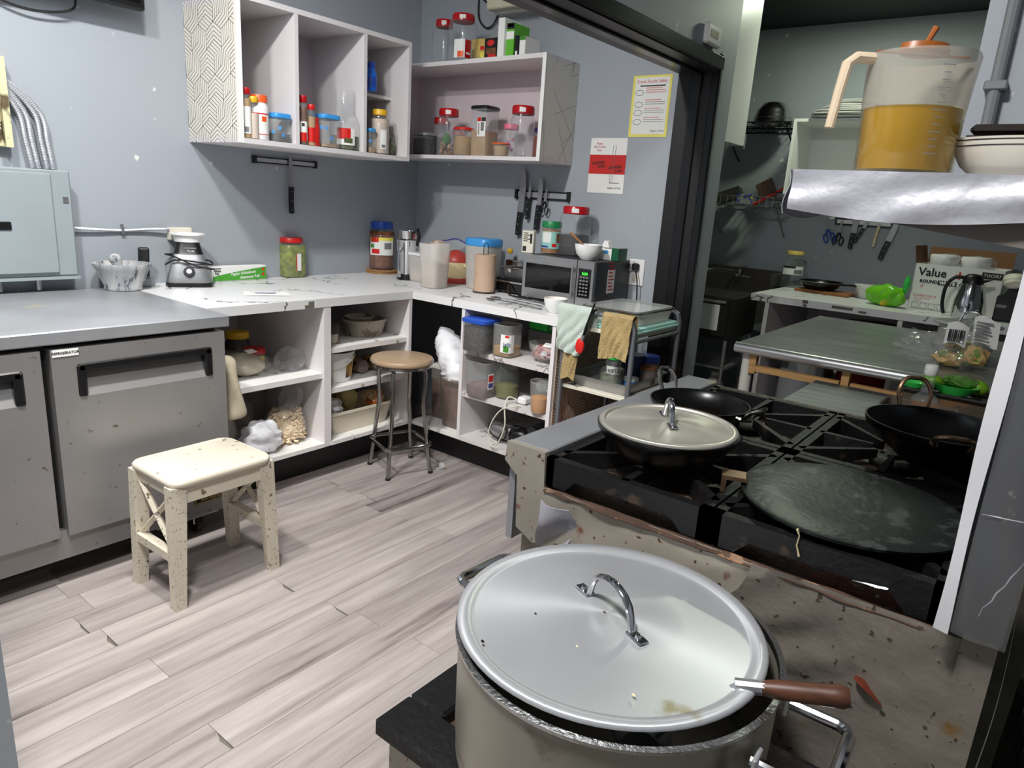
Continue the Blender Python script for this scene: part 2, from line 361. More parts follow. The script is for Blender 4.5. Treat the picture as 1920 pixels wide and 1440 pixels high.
for _ in range(15):
    a=V((rn.uniform(0,.3),rn.uniform(0,H2))); an=rn.choice((.9,-.9,1.3,-1.3,.5,-.6))+rn.uniform(-.2,.2); L=rn.uniform(.12,.5); d=V((math.cos(an),math.sin(an)))*L; sg.append((tuple(a),tuple(a+d)))
strips(sg,.298,H2,.0014,lambda a,b:(LX+.0007,a,b)).obj('printed_lines','pattern_line_dark',sp,0)
G().b2((LX-.021,-.0012,0),(LX+.001,.002,H2)).obj('edge_band','white_plastic',u2,0)
# ---------------------------------------------------------------- base units and worktop
wt=G().prism([(0.002,-.002),(1.69,-.002),(1.69,-.745),(.757,-.745),(.757,-1.884),(.002,-1.884)],.86,.9).obj('worktop','laminate',None,0)
tag(wt,'white marbled laminate worktop turning the kitchen corner over open shelves','worktop')
ch=G()
for (a,b,w_,h_) in ((.757,-1.40,.03,.03),(.757,-1.42,.02,.015)): ch.b2((a-.002,b,.862),(a+.0012,b+w_,.862+h_))
ch.obj('edge_chip','slab',wt,0)
def unit(label,x0,x1,y0,y1,shelves,ax,name='base_unit',back=True):
    o=thing(name,label,'shelf unit',(x0,y0,0)); X,Y=x1-x0,y1-y0; th=.02
    if ax=='x': # opens to +X, sides at y ends
        G().b2((0,0,.17),(X-.002,th,.86)).obj('side_panel','melamine',o,0); G().b2((0,Y-th,.17),(X-.002,Y,.86)).obj('side_panel','melamine',o,0)
        G().b2((0,th,.17),(X,Y-th,.19)).obj('bottom_panel','melamine_worn',o,0); G().b2((0,th,.19),(.008,Y-th,.86)).obj('back_panel','melamine',o,0)
        for z in shelves: G().b2((.008,th,z-.025),(X-.015,Y-th,z)).obj('shelf','melamine_worn',o,0)
        G().b2((0,0,0),(X-.13,Y,.17)).obj('plinth','black_paint',o,0)
    else:
        G().b2((0,.002,.17),(th,Y,.86)).obj('side_panel','melamine',o,0); e=G().b2((X-th,.002,.17),(X,Y,.859)).obj('side_panel','melamine',o,0)
        G().b2((th,0,.17),(X-th,Y,.19)).obj('bottom_panel','shelf_marble',o,0); G().b2((th,Y-.008,.19),(X-th,Y,.86)).obj('back_panel','melamine',o,0)
        for z in shelves: G().b2((th,.012,z-.025),(X-th,Y-.008,z)).obj('shelf','shelf_marble',o,0)
        G().b2((0,.13,0),(X,Y,.17)).obj('plinth','black_paint',o,0)
    return o
unit('open base unit with one shelf of flour bags beside the refrigerator',.004,.757,-1.882,-1.294,(.54,),'x')
unit('open base unit with two shelves of tubs and buckets behind the round stool',.004,.757,-1.294,-.748,(.655,.455),'x')
un=unit('open base unit with three rows of jars and a patterned end panel under the microwave',1.1,1.672,-.742,-.004,(.655,.43),'y')
pp=G().b2((.572,.02,.17),(.576,.736,.858)).obj('end_panel','pattern_ground_tan',un,0)
strips(rhombi(.716,.69,.075),.716,.69,.0034,lambda a,b:(.5767,a+.02,b+.17)).obj('printed_lines','pattern_line_dark',pp,0)
cb=thing('corner_unit','dark open corner bay with plastic bins and a white sack','shelf unit',(.757,-.742,0))
G().b2((0,.002,.17),(.343,.3,.19)).obj('bottom_panel','melamine_worn',cb,0); G().b2((0,.13,0),(.343,.3,.17)).obj('plinth','black_paint',cb,0)
# ---------------------------------------------------------------- worktop refrigerator
f=thing('worktop_refrigerator','stainless steel worktop refrigerator with two doors and black recessed handles','refrigerator',(0,-1.888,0))
yl=-1.5
G().b2((.06,yl,.856),(.93,0,.9),.004).obj('worktop','steel_top',f)
G().b2((.1,yl,.13),(.86,-.02,.845)).obj('body','steel_door',f,0)
G().b2((.86,yl,.1),(.905,-.02,.2)).obj('base_panel','steel_door',f,0)
G().b2((.84,yl+.02,.2),(.87,-.03,.856)).obj('gasket','rubber',f,0)
def fdoor(y0,y1):
    d=G(); zt,zb=.84,.19; hy0,hy1,hz0,hz1=y0+.075,y1-.055,.672,.782
    d.b2((.872,y0,zb),(.925,y1,hz0)).b2((.872,y0,hz1),(.925,y1,zt)).b2((.872,y0,hz0),(.925,hy0,hz1)).b2((.872,hy1,hz0),(.925,y1,hz1))
    o=d.obj('door','steel_door',f,0)
    h=G(); h.b2((.9,hy0,hz1-.026),(.93,hy1,hz1+.004),.006).b2((.9,hy0-.004,hz0),(.93,hy0+.026,hz1),.006).b2((.9,hy1-.026,hz0),(.93,hy1+.004,hz1),.006).obj('handle_frame','black_plastic',o)
    s=G(); s.quad((.924,hy0+.02,hz0),(.924,hy1-.02,hz0),(.875,hy1-.02,hz1-.01),(.875,hy0+.02,hz1-.01)); s.obj('handle_recess','steel_door',o,0)
    return o
d=fdoor(-.617,-.022); fdoor(-1.25,-.645)
pl=G().b2((.925,-.612,.815),(.927,-.535,.838)).obj('name_plate','paper',d,0); text('REFRIGERATOR',.0115,'ink',pl,(.9275,-.5735,.8265),(PI/2,0,PI/2),bold=.0004)
pl=G().b2((.905,-.165,.15),(.908,-.03,.185)).obj('badge','black_plastic',f,0); text('sub-equip',.022,'ink_gold',pl,(.9085,-.0975,.167),(PI/2,0,PI/2))
G().b2((.9075,-.163,.152),(.9086,-.032,.1545)).b2((.9075,-.163,.1805),(.9086,-.032,.183)).b2((.9075,-.163,.152),(.9086,-.1605,.183)).obj('badge_border','ink_gold',pl,0)
G().b2((.80,-.3,.075),(.87,-.05,.13)).obj('caster_bracket','steel',f,0)
for y in (-.13,-1.3):
    c=G().cyl((.83,y-.012,.045),.045,.026,rot=M.Rotation(-PI/2,3,'X')).obj('caster','rubber',f); G().b2((.8,y-.02,.04),(.86,y+.02,.1),.005).obj('fork','chrome_worn',c)
G().cyl((.868,-.31,.12),.006,.006,rot=M.Rotation(PI/2,3,'Y')).obj('status_light',mat('blue_led',(40,110,255),.3,emit=4),f)
def wobj(g,name,m,parent,smooth=35,label=None):
    o=g.obj(name,m,parent,smooth,label=label); o.location=-parent.location; return o
def radial(name):
    m=MT[name]; nt=m.node_tree; b=nt.nodes['Principled BSDF']; tn=nt.nodes.new('ShaderNodeTangent'); tn.direction_type='RADIAL'; tn.axis='Z'
    b.inputs['Anisotropic'].default_value=.75; nt.links.new(tn.outputs[0],b.inputs['Tangent'])
radial('alu'); mat('alu_curry',(206,202,190),.32,.65,var=.1,vs=6,stain=(196,140,40),ss=6,sa=.34); radial('alu_curry')
# ---------------------------------------------------------------- cooking range
rg=thing('cooking_range','greasy black cast iron gas range with steel side ledge and rusty front panel','range',(2.94,-1.68,0))
wobj(G().b2((2.545,-2.12,.1),(3.37,-1.22,.79)),'body','grease_foil',rg,0)
wobj(G().b2((2.513,-2.14,.862),(2.615,-1.2,.88),.003).b2((2.513,-2.14,.64),(2.53,-1.2,.865)),'side_ledge','steel_top',rg,0)
wobj(G().prism([(2.513,.88),(2.616,.88),(2.626,.672),(2.6,.662),(2.552,.685),(2.545,.807),(2.509,.835)],-2.156,-2.14,'y'),'end_cap','rust_panel',rg,0)
wobj(G().b2((2.615,-2.12,.79),(3.372,-1.2,.826)),'drip_deck','grease_deck',rg,0)
wobj(G().b2((2.615,-1.225,.80),(3.372,-1.2,.868)),'back_rail','grease_deck',rg,0)
def fsheet(x0,x1,ztop,zbot,y0,dy,seed):
    rn=random.Random(seed); w=[(rn.uniform(5,30),rn.uniform(5,30),rn.uniform(0,6)) for _ in range(6)]
    return G().sheet(lambda a,b:(x0+(x1-x0)*a+((.22*(1-b)**1.5+.03*math.sin(9*b)) if x0>2.8 else 0)*(1-a),y0-dy*b+sum(math.sin(p*a+q*b+r) for p,q,r in w)*.0018,ztop+(zbot-ztop)*b),36,14)
wobj(fsheet(2.62,3.2,.802,.43,-2.156,.006,1),'valve_panel','rust_panel',rg)
wobj(fsheet(2.86,3.445,.806,.40,-2.162,.008,2),'foil_panel','grease_foil',rg)
wobj(G().b2((3.40,-2.168,.1),(3.445,-2.0,.82)),'corner_post','grease_foil',rg,0)
rn=random.Random(3)
wl=[(rn.uniform(8,90),rn.uniform(0,6),rn.uniform(.3,1)) for _ in range(9)]
lip=G().sheet(lambda a,b:(2.622+.74*a,-2.152-.012*b-.002*sum(math.sin(p*a+q)*k for p,q,k in wl)/3*b,.804+.0022*sum(math.sin(p*a+q+2*b)*k for p,q,k in wl)/4-.008*b),120,3,.002)
wobj(lip,'rusty_lip','rust',rg)
wobj(G().sheet(lambda a,b:(2.625+.075*a+.01*math.sin(5*b),-2.172-.018*math.sin(3*a+4*b),.78-.12*b),8,10,.002),'torn_flap','foil',rg)
def grate(x0,x1,y0,y1):
    g=G(); zt,zb=.87,.806; cx,cy=(x0+x1)/2,(y0+y1)/2; pr=lambda a,b:[(a,zt),(b,zt),(b,zb),(b-.05,zb),(b-.075,zb+.026),(a+.075,zb+.026),(a+.05,zb),(a,zb)]
    g.prism(pr(x0,x1),y0,y0+.022,'y').prism(pr(x0,x1),y1-.022,y1,'y').prism(pr(y0,y1),x0,x0+.02,'x').prism(pr(y0,y1),x1-.02,x1,'x')
    for k in range(8):
        a=k*PI/4; d=V((math.cos(a),math.sin(a))); 
        if k%2==0: L=((x1-x0) if k%4==0 else (y1-y0))/2-.01
        else: L=min((x1-x0)/2/abs(d.x),(y1-y0)/2/abs(d.y))-.012
        p0=V((cx,cy))+d*.055; p1=V((cx,cy))+d*L; n=V((-d.y,d.x))
        vs=[]
        for p,wd,z0 in ((p0,.005,.848),(p1,.009,.82)):
            for s_,z in ((-1,z0),(1,z0),(1,zt),(-1,zt)): q=p+n*wd*s_; vs.append((q.x,q.y,z))
        g._add(vs,[[0,1,2,3],[7,6,5,4],[0,4,5,1],[1,5,6,2],[2,6,7,3],[3,7,4,0]])
    o=wobj(g,'grate','iron',rg,20)
    b=wobj(G().lathe([(.02,.82),(.055,.82),(.06,.838),(.045,.848),(.02,.848),(.02,.82)],(cx,cy,0),20),'burner','iron',rg)
    return o
for x0,x1 in ((2.618,2.985),(2.99,3.37)):
    for y0,y1 in ((-2.15,-1.69),(-1.684,-1.226)): grate(x0,x1,y0,y1)
mat('batter',(222,206,160),.5); mat('sauce',(98,40,24),.45)
def ongrate(pts,y): return [py(u,v,y) for u,v in pts]
wobj(G().tube(ongrate(((1495,992),(1499,1005),(1494,1022),(1498,1043)),-2.153),[.004,.0022,.0025,.0035],6,flat=.5),'batter_drip','batter',rg)
wobj(G().tube(ongrate(((1603,1268),(1618,1278),(1635,1300),(1652,1322)),-2.168),[.009,.016,.010,.003],10,flat=.12),'sauce_splash','sauce',rg)
wobj(G().tube(ongrate(((1598,1088),(1625,1094),(1645,1100),(1665,1104)),-2.156),[.001,.003,.004,.003],6,flat=.6),'foil_scrap','chrome',rg)
rn=random.Random(12)
for k in range(16):
    x,y=rn.uniform(2.95,3.33),rn.uniform(-1.72,-1.3); wobj(G().blob((x,y,.829),(rn.uniform(.006,.014),rn.uniform(.005,.01),.004),k,.3,4,1),'food_scrap',('batter','rust','sauce','grease_deck')[k%4],rg)
# ---------------------------------------------------------------- pans on the range
def pan_prof(rb,rt,h,t=.004):
    return [(0,0),(rb*.9,0),(rb,.004),(rb+(rt-rb)*.55,h*.45),(rt*.985,h*.85),(rt,h),(rt-t,h),(rt*.985-t,h*.85),(rb+(rt-rb)*.55-t,h*.46),(rb-t,t+.003),(0,t)]
def lid_prof(r): return [(r,0),(r,.004),(r*.985,.007),(r*.925,.007),(r*.905,.001),(r*.89,.0005),(r*.5,.009),(0,.013)]
def arch(L,h,n=10): return [(L/2,0,0)]+[(L/2*.92*math.cos(PI*k/n),0,h*math.sin(PI*k/n)**.8+.004) for k in range(1,n)]+[(-L/2,0,0)]
def lid(label,r,loc,hl,hr,m,rotz):
    o=thing('pot_lid' if r>.2 else 'pan_lid',label,'lid',loc,rotz)
    G().lathe(lid_prof(r),n=64).obj('plate',m,o,60)
    hd=G().tube([(x,y,z+.013) for x,y,z in arch(hl,hr)],.0065,10,flat=.8).obj('handle','chrome',o)
    for s in (-1,1):
        G().box((s*(hl/2+.012),0,.0135),(.036,.018,.004),.0015).obj('handle_foot','chrome',hd); G().lathe([(0,.021),(.004,.020),(.006,.0155),(.006,.0145),(0,.0145)],(s*(hl/2+.015),0,0),10).obj('rivet','chrome',hd)
    return o
P=pz(1252,797,.945); fp=thing('frying_pan','black shallow iron pan covered by the small curry stained lid','pan',(P.x,P.y,.871))
G().lathe(pan_prof(.1,.153,.072),n=48).obj('body','pan_black',fp,60)
lid('small steel lid with yellow curry stains on the black pan',.15,(P.x,P.y,.9435),.062,.042,'alu_curry',math.radians(-52))
def wire_loop(o,r,ang,wd,lg,up,m,name='handle',z=0,rad=.0055,bow=.012):
    a=V((math.cos(ang),math.sin(ang),0)); n=V((-a.y,a.x,0)); c=a*r+V((0,0,z))
    pts=[c+n*wd*.5+a*-.004,c+n*wd*.42+a*lg*.25+V((0,0,up*.05-bow*.3)),c+n*wd*.5+a*lg*.55+V((0,0,up*.55)),c+n*wd*.3+a*lg*.95+V((0,0,up*.95)),c+a*lg+V((0,0,up)),c-n*wd*.3+a*lg*.95+V((0,0,up*.95)),c-n*wd*.5+a*lg*.55+V((0,0,up*.55)),c-n*wd*.42+a*lg*.25+V((0,0,up*.05-bow*.3)),c-n*wd*.5+a*-.004]
    return G().tube(curve(pts,5),rad,8).obj(name,m,o)
P=pz(1312,753,.925); wk=thing('wok','small black wok with two loop handles on the back burner behind the lidded pan','pan',(P.x,P.y,.871))
G().lathe(pan_prof(.075,.127,.056),n=48).obj('body','pan_black',wk,60)
G().lathe([(0,.018),(.085,.020),(.0,.0195)],n=32).obj('oil',mat('oil_dark',(20,14,10),.05,spec=.8),wk)
wire_loop(wk,.125,math.radians(150),.05,.045,.055,'chrome_worn',z=.048); wire_loop(wk,.125,math.radians(-10),.05,.05,.03,'chrome_worn',z=.048)
P=pz(1760,800,.965); kd=thing('kadai','large deep black kadai with bent wire handles beside the guard post','pan',(P.x+.0,P.y+.03,.871))
G().lathe(pan_prof(.07,.157,.094),n=48).obj('body','pan_black',kd,60)
wire_loop(kd,.156,math.radians(118),.075,.03,.07,mat('brass_worn',(150,120,96),.3,.9,var=.2),z=.088); wire_loop(kd,.156,math.radians(-75),.075,.05,.03,'brass_worn',z=.088)
P=pz(1592,938,.895); tw=thing('flat_griddle','round black flat iron griddle with broken handle clamp over the front burner','griddle',(P.x,P.y+.01,.872),math.radians(20))
G().lathe([(0,0),(.15,.003),(.196,.012),(.198,.018),(.19,.02),(.1,.013),(0,.012)],n=64).obj('plate','tawa',tw,60)
G().prism([(-.235,.0),(-.235,.034),(-.19,.034),(-.185,.026),(-.225,.026),(-.227,.0)],-.02,.02,'y').obj('handle_clamp','brass_worn',tw,0)
# ---------------------------------------------------------------- stock pot on low stove
st=thing('stock_pot_stove','low black iron stove with rusty sides under the stock pot','stove',(2.955,-2.42,0))
X0,X1,Y0,Y1=2.63,3.28,-2.64,-2.215
for a,b,c,d in ((X0,Y0,X1,Y0+.085),(X0,Y1-.085,X1,Y1),(X0,Y0+.085,X0+.085,Y1-.085),(X1-.085,Y0+.085,X1,Y1-.085)): wobj(G().b2((a,b,.485),(c,d,.52),.006),'top_rail','iron',st)
wobj(G().b2((X0+.02,Y0+.02,.06),(X1-.02,Y1-.01,.485)),'body','rust_panel',st,0)
wobj(G().b2((X0+.08,Y0+.08,.48),(X1-.08,Y1-.08,.492)),'drip_tray','grease_deck',st,0)
for k in range(4):
    a=PI/4+k*PI/2; wobj(G().tube([(2.968+math.cos(a)*.06,-2.425+math.sin(a)*.06,.508),(2.968+math.cos(a)*.27,-2.425+math.sin(a)*.17,.508)],.011,4),'pot_support','iron',st)
for x in (X0+.05,X1-.05):
    for y in (Y0+.05,Y1-.05): wobj(G().b2((x-.02,y-.02,0),(x+.02,y+.02,.07)),'leg','iron',st)
po=thing('stock_pot','large dull aluminium stock pot half covered by its lid','pot',(2.967,-2.438,.521))
R=.251; h=.233
G().lathe([(0,0),(R*.93,0),(R*.965,.012),(R*.985,.06),(R*.99,h-.01),(R-.005,h-.01),(R-.006,.02),(0,.008)],n=72).obj('body','pot_side',po,50)
G().lathe([(R*.985,h-.008),(R+.002,h-.006),(R+.003,h),(R-.006,h+.001),(R-.007,h-.008)],n=96).obj('rim','alu_rim',po,60)
def bail(o,ang,wd,lg,z):
    a=V((math.cos(ang),math.sin(ang),0)); n=V((-a.y,a.x,0)); c=a*(R-.006)+V((0,0,z)); e=.018
    pts=[c+n*wd/2,c+n*wd/2+a*(lg-e),c+n*(wd/2-.006)+a*(lg-.005),c+n*(wd/2-e)+a*lg,c-n*(wd/2-e)+a*lg,c-n*(wd/2-.006)+a*(lg-.005),c-n*wd/2+a*(lg-e),c-n*wd/2]
    hd=G().tube(pts,.009,10).obj('handle','chrome',o)
    [G().box(c+a*.007+n*s*wd/2,(.006,.032,.03),.002,M.Rotation(ang,3,'Z')).obj('handle_plate','alu',hd) for s in (-1,1)]
bail(po,math.radians(176),.13,.05,.215); bail(po,math.radians(2),.15,.095,.185)
BL=lid('large brushed aluminium lid with arched steel handle on the stock pot',.240,(2.955,-2.443,.768),.115,.05,'alu',math.radians(-24))
for k,(u,v) in enumerate(((1082,1213),(1133,1153),(1188,1304),(1004,1152),(905,1203))):
    q=pz(u,v,.776); q=BL.matrix_basis.inverted()@q; G().blob((q.x,q.y,.0125 if (q.xy.length<.1) else .0085),(.004,.0022,.0018),k,.2,3,1).obj('crumb',('batter','rust','batter','iron','iron')[k],BL)
a=pz(1428,1290,.776); b=pz(1592,1308,.790); d=(b-a).normalized()
ld=thing('ladle','steel ladle with thick dark wooden handle resting in the stock pot','ladle',a)
G().tube([d*x for x in (.0,.02,.06,.09,(b-a).length-.008,(b-a).length)],[.0105,.0135,.0145,.0155,.0165,.013],12,flat=.95).obj('handle','wood_handle',ld)
G().tube([d*.004,d*-.035],.0105,10).obj('ferrule','steel',ld); G().tube([d*-.03,d*-.08+V((0,0,-.03)),d*-.13+V((0,0,-.1))],.005,8).obj('rod','steel',ld)
G().lathe([(0,-.03),(.03,-.022),(.043,0),(.041,0),(.028,-.019),(0,-.027)],d*-.15+V((0,0,-.1)),20).obj('bowl','steel',ld)
# ---------------------------------------------------------------- guard post, shelf and jug on the right
gp=thing('guard_post','dark steel guard post wrapped in clinging plastic film at the range end','post',(3.40,-2.16,0))
wobj(G().b2((3.378,-2.195,.83),(3.447,-2.125,1.375)),'post',mat('post_dark',(66,67,70),.35,.3,var=.3,vs=6,stain=(140,140,140),ss=30,sa=.33),gp,0)
wobj(G().sheet(lambda a,b:(3.362+.018*a+.002*math.sin(9*b+2*a),-2.199-.006*a-.002*math.sin(14*b),.825+.6*b),3,24,.0015),'edge_strip',mat('strip_white',(205,205,208),.45,stain=(150,110,80),ss=14,sa=.3),gp)
rn=random.Random(5); ws=[(rn.uniform(2,7),rn.uniform(5,16),rn.uniform(0,6)) for _ in range(7)]
wobj(G().sheet(lambda a,b:(3.383+.068*a,-2.205-.0015*sum(math.sin(p*a+q*b+r) for p,q,r in ws)-.004*math.sin(3*a),.83+.59*b),14,40),'plastic_film','film',gp)
mat('film_white',(215,216,220),.25,alpha=.35)
wobj(G().sheet(lambda a,b:(3.447+.012*math.sin(6*b),-2.205+.02*a-.002*math.sin(30*b),.5+.9*b),3,40),'film_edge',mat('film_white',(215,216,220),.25,alpha=.55),gp)
for k,(a,b) in enumerate((((3.386,1.02),(3.446,1.025)),((3.41,.87),(3.446,.97)),((3.44,.99),(3.447,1.2)))):
    n_=7; wobj(G().tube([(a[0]+(b[0]-a[0])*i/n_+.002*math.sin(3*i+k),-2.208-.001*math.sin(5*i),a[1]+(b[1]-a[1])*i/n_) for i in range(n_+1)],[.0004+.0006*math.sin(PI*i/n_)*(1+.6*math.sin(4*i+k)) for i in range(n_+1)],5),'film_crease','film_white',gp)
bs=thing('dark_fill_sheet','crumpled plastic sheet coloured black to fill the unlit gap right of the range','plastic sheet',(3.9,-1.95,0))  # crumpled plastic, its black colour stands in for the darkness right of the range
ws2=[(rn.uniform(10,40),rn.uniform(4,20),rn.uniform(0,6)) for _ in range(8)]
G().sheet(lambda a,b:(-.41+.9*a,.02*sum(math.sin(p*a+q*b+r) for p,q,r in ws2)*.5,1.35*b+.004),60,60).obj('sheet',mat('dark_fill_film',(14,14,16),.18,spec=.8),bs)
sh=thing('foil_shelf','shelf wrapped in crumpled aluminium foil carrying the oil jug','shelf',(3.3,-2.0,1.415))
wobj(G().b2((3.035,-2.12,1.419),(3.75,-1.8,1.472)),'board','foil',sh,0)
ws=[(rn.uniform(6,40),rn.uniform(2,9),rn.uniform(0,6)) for _ in range(8)]
wobj(G().sheet(lambda a,b:(3.03+.72*a,-2.124-.0011*sum(math.sin(p*a+q*b+r) for p,q,r in ws)-.004*b*math.sin(4*a),1.476-(.062+.012*math.sin(7*a))*b),70,10,.001),'foil_front','foil',sh)
wobj(G().sheet(lambda a,b:(3.025+.004*math.sin(6*b),-2.125+.33*a,1.476-.07*b-.006*math.sin(5*a)),12,6,.001),'foil_end','foil',sh)
wobj(G().prism([(3.05,1.419),(3.33,1.382),(3.75,1.33),(3.75,1.419)],-2.105,-1.85,'y'),'underside_brace',mat('dull_board',(120,112,104),.6,var=.25,vs=4),sh,0)
wobj(G().b2((3.5,-1.82,1.43),(3.53,-1.352,1.46)).b2((3.5,-1.372,1.43),(3.53,-1.352,1.62)).b2((3.7,-1.82,1.43),(3.73,-1.352,1.46)).b2((3.7,-1.372,1.43),(3.73,-1.352,1.62)),'wall_bracket','post_dark',sh,0)
jg=thing('measuring_jug','translucent plastic measuring jug half full of yellow oil on the foil shelf','jug',(3.16,-1.985,1.4785))
clear('jug_plastic',(206,200,188),.24,.15); mat('oil_yellow',(190,150,14),.15,alpha=.9,var=.2,vs=8)
h=.182
sp=lambda k:[]
body=G().lathe([(.0757,.101),(.080,h),(.0783,h),(.0742,.101)],n=48)
for v in body.bm.verts:   # pouring spout on the right
    k=max(0,(v.co.z-.13)/(h-.13)); a=math.atan2(v.co.y,v.co.x)-math.radians(40); a=(a+PI)%(2*PI)-PI; w_=max(0,1-abs(a)/.5)
    s_=1+.16*k*w_; v.co.x*=s_; v.co.y*=s_
body.obj('body','jug_plastic',jg,60); clear('jug_wet',(230,214,150),.03,.1); G().lathe([(0,0),(.067,0),(.071,.004),(.0757,.101),(.0742,.101),(.0695,.006),(0,.004)],n=48).obj('base','jug_wet',jg,60)
G().lathe([(0,.005),(.0675,.007),(.0722,.1005),(0,.1007)],n=48).obj('oil','oil_yellow',jg,60)
ha=V((math.cos(math.radians(218)),math.sin(math.radians(218)),0))
G().tube([ha*.078+V((0,0,h-.008)),ha*.105+V((0,0,h-.008)),ha*.118+V((0,0,h-.018)),ha*.124+V((0,0,h-.06)),ha*.130+V((0,0,h-.115))],[.011,.011,.011,.010,.009],10,flat=.8).obj('handle',mat('jug_handle',(226,206,178),.35,alpha=.75),jg)
mk=G()
for k in range(13):
    z=.03+k*.0105; r=.0712+.0092*z/h+.0008; a=math.radians(-52); L=.011 if k%3 else .02
    for i in range(3):
        a0=a-L/2/r+L/r*i/3; a1=a-L/2/r+L/r*(i+1)/3
        mk.quad(*[(r*math.cos(t),r*math.sin(t),q) for t,q in ((a0,z),(a1,z),(a1,z+.0014),(a0,z+.0014))])
mk.obj('scale_marks','ink_grey',jg,0)
sv=thing('spice_scoop','flat orange brown scoop with short handle lying across the jug','scoop',(3.16,-1.985,1.6615),math.radians(40))
G().lathe([(0,.0),(.036,.0),(.04,.006),(.036,.017),(0,.019)],n=24,sx=1,sy=.7).obj('bowl',mat('scoop_brown',(150,84,30),.4,var=.2),sv)
G().box((0,0,.0015),(.15,.012,.003),.001).obj('rest_bar','scoop_brown',sv); G().tube([(.0,0,.015),(.012,0,.042)],[.004,.0055],8).obj('handle','scoop_brown',sv)
ds=thing('casserole_dish','oval cream enamel dish with two dark rim lines behind the oil jug','dish',(3.335,-1.93,1.4785))
G().lathe([(0,0),(.075,0),(.1,.02),(.118,.05),(.122,.06),(.118,.06),(.096,.022),(.0,.004)],n=40,sx=1,sy=.75,).obj('body','offwhite',ds,50)
for z,r in ((.047,.1175),(.055,.1212)): G().lathe([(r-.001,z),(r+.0006,z+.001),(r-.001,z+.0022)],n=40,sx=1,sy=.75).obj('rim_line','ink',ds)
tr=thing('roasting_tray','shallow dark metal tray upside down on the cream dish','tray',(3.33,-1.93,1.539))
G().prism([(-.088,-.055),(.088,-.055),(.1,.07),(-.1,.07)],0,.003).box((0,.0,.012),(.17,.105,.016),.006).obj('tray',mat('tray_dark',(64,56,52),.35,.6,var=.3),tr)
# ---------------------------------------------------------------- stools
ss=thing('step_stool','worn white painted wooden step stool with crossed side braces on the floor','stool',(1.178,-2.155,0),math.radians(1.5))
hh=.455
tp=G().box((0,0,hh-.01),(.3,.375,.022),.009,seg=3)
G(); g=G()
def rrect(w,h,r,n=5):
    out=[]
    for cx,cy,a0 in ((w/2-r,h/2-r,0),(-w/2+r,h/2-r,90),(-w/2+r,-h/2+r,180),(w/2-r,-h/2+r,270)):
        for k in range(n+1): a=math.radians(a0+90*k/n); out.append((cx+r*math.cos(a),cy+r*math.sin(a)))
    return out
tp.bm.free(); g=G(); pf=[rrect(.30+d,.375+d,.045) for d in (-.008,0,0,-.008)]; zs=(hh-.022,hh-.017,hh-.006,hh)
vs=[(x,y,z) for p,z in zip(pf,zs) for x,y in p]; n=len(pf[0])
g._add(vs,[list(range(n))[::-1],list(range(3*n,4*n))]+[[k*n+i,k*n+(i+1)%n,(k+1)*n+(i+1)%n,(k+1)*n+i] for k in range(3) for i in range(n)]); g.obj('seat','stool_paint',ss,50)
for sx in (-1,1):
    for sy in (-1,1):
        g=G(); t0,b0=V((sx*.118,sy*.163)),V((sx*.128,sy*.182))
        vs=[]
        for c,zz,wx,wy in ((b0,0,.017,.019),(t0,hh-.021,.02,.028)):
            for a,b in ((-1,-1),(1,-1),(1,1),(-1,1)): vs.append((c.x+a*wx,c.y+b*wy,zz))
        g._add(vs,[[3,2,1,0],[4,5,6,7]]+[[i,(i+1)%4,4+(i+1)%4,4+i] for i in range(4)]); g.obj('leg','stool_leg',ss,0)
for sx in (-1,1): G().b2((sx*.12-.01,-.15,hh-.085),(sx*.12+.01,.15,hh-.021)).obj('apron','stool_paint',ss,0)
for sy in (-1,1):
    G().b2((-.1,sy*.166-.01,hh-.06),(.1,sy*.166+.01,hh-.021)).obj('apron','stool_paint',ss,0)
    G().b2((-.105,sy*.174-.02,.17),(.105,sy*.174+.012,.2)).obj('step_rail','stool_leg',ss,0)
    for q in (-1,1): G().tube([(-q*.1,sy*.172,.205),(q*.1,sy*.167,hh-.06)],.011,4).obj('cross_brace','stool_leg',ss,0)
c0=pz(741,876,0); rs=thing('bar_stool','round tan vinyl stool with chrome tube legs standing in the corner','stool',(.785,-.875,0))
cs=(V((.785,-.875)))
feet=[V(pz(u,v,0)[:2]) for u,v in ((708,889),(764,836),(807,874),(668,852))]
cc=sum(feet,V((0,0)))/4; rs.location=(cc.x+.115,cc.y-.06,0); ang0=math.atan2(feet[0].y-cc.y,feet[0].x-cc.x)
sz=.6; G().lathe([(0,sz-.03),(.145,sz-.03),(.157,sz-.022),(.16,sz-.012),(.153,sz),(.1,sz+.008),(0,sz+.01)],n=40).obj('seat','vinyl_tan',rs,50)
G().lathe([(.14,sz-.04),(.152,sz-.04),(.152,sz-.028),(.14,sz-.028)],n=32).obj('seat_pan','chrome_worn',rs)
RF=.167
for k in range(4):
    a=ang0+k*PI/2; d=V((math.cos(a),math.sin(a),0))
    G().tube([d*RF,d*(RF*.72+.0)+V((0,0,.35)),d*.125+V((0,0,sz-.075)),d*.115+V((0,0,sz-.05)),d*.09+V((0,0,sz-.035))],.0105,10).obj('leg','chrome_worn',rs)
    G().cyl(d*RF*1.0,.013,.012,n=10).obj('foot_cap','rubber',rs)
rr=RF*.885
G().tube([V((math.cos(ang0+k*PI/2+o_)*rr*q,math.sin(ang0+k*PI/2+o_)*rr*q,.155)) for k in range(4) for o_,q in ((-.22,1.0),(-.08,1.09),(.08,1.09),(.22,1.0))],.009,8,closed=True).obj('foot_ring','chrome_worn',rs)
lt=thing('litter_scrap','crumpled clear plastic scrap lying on the floor by the round stool','litter',pz(828,880,0)+V((0,0,.002)))
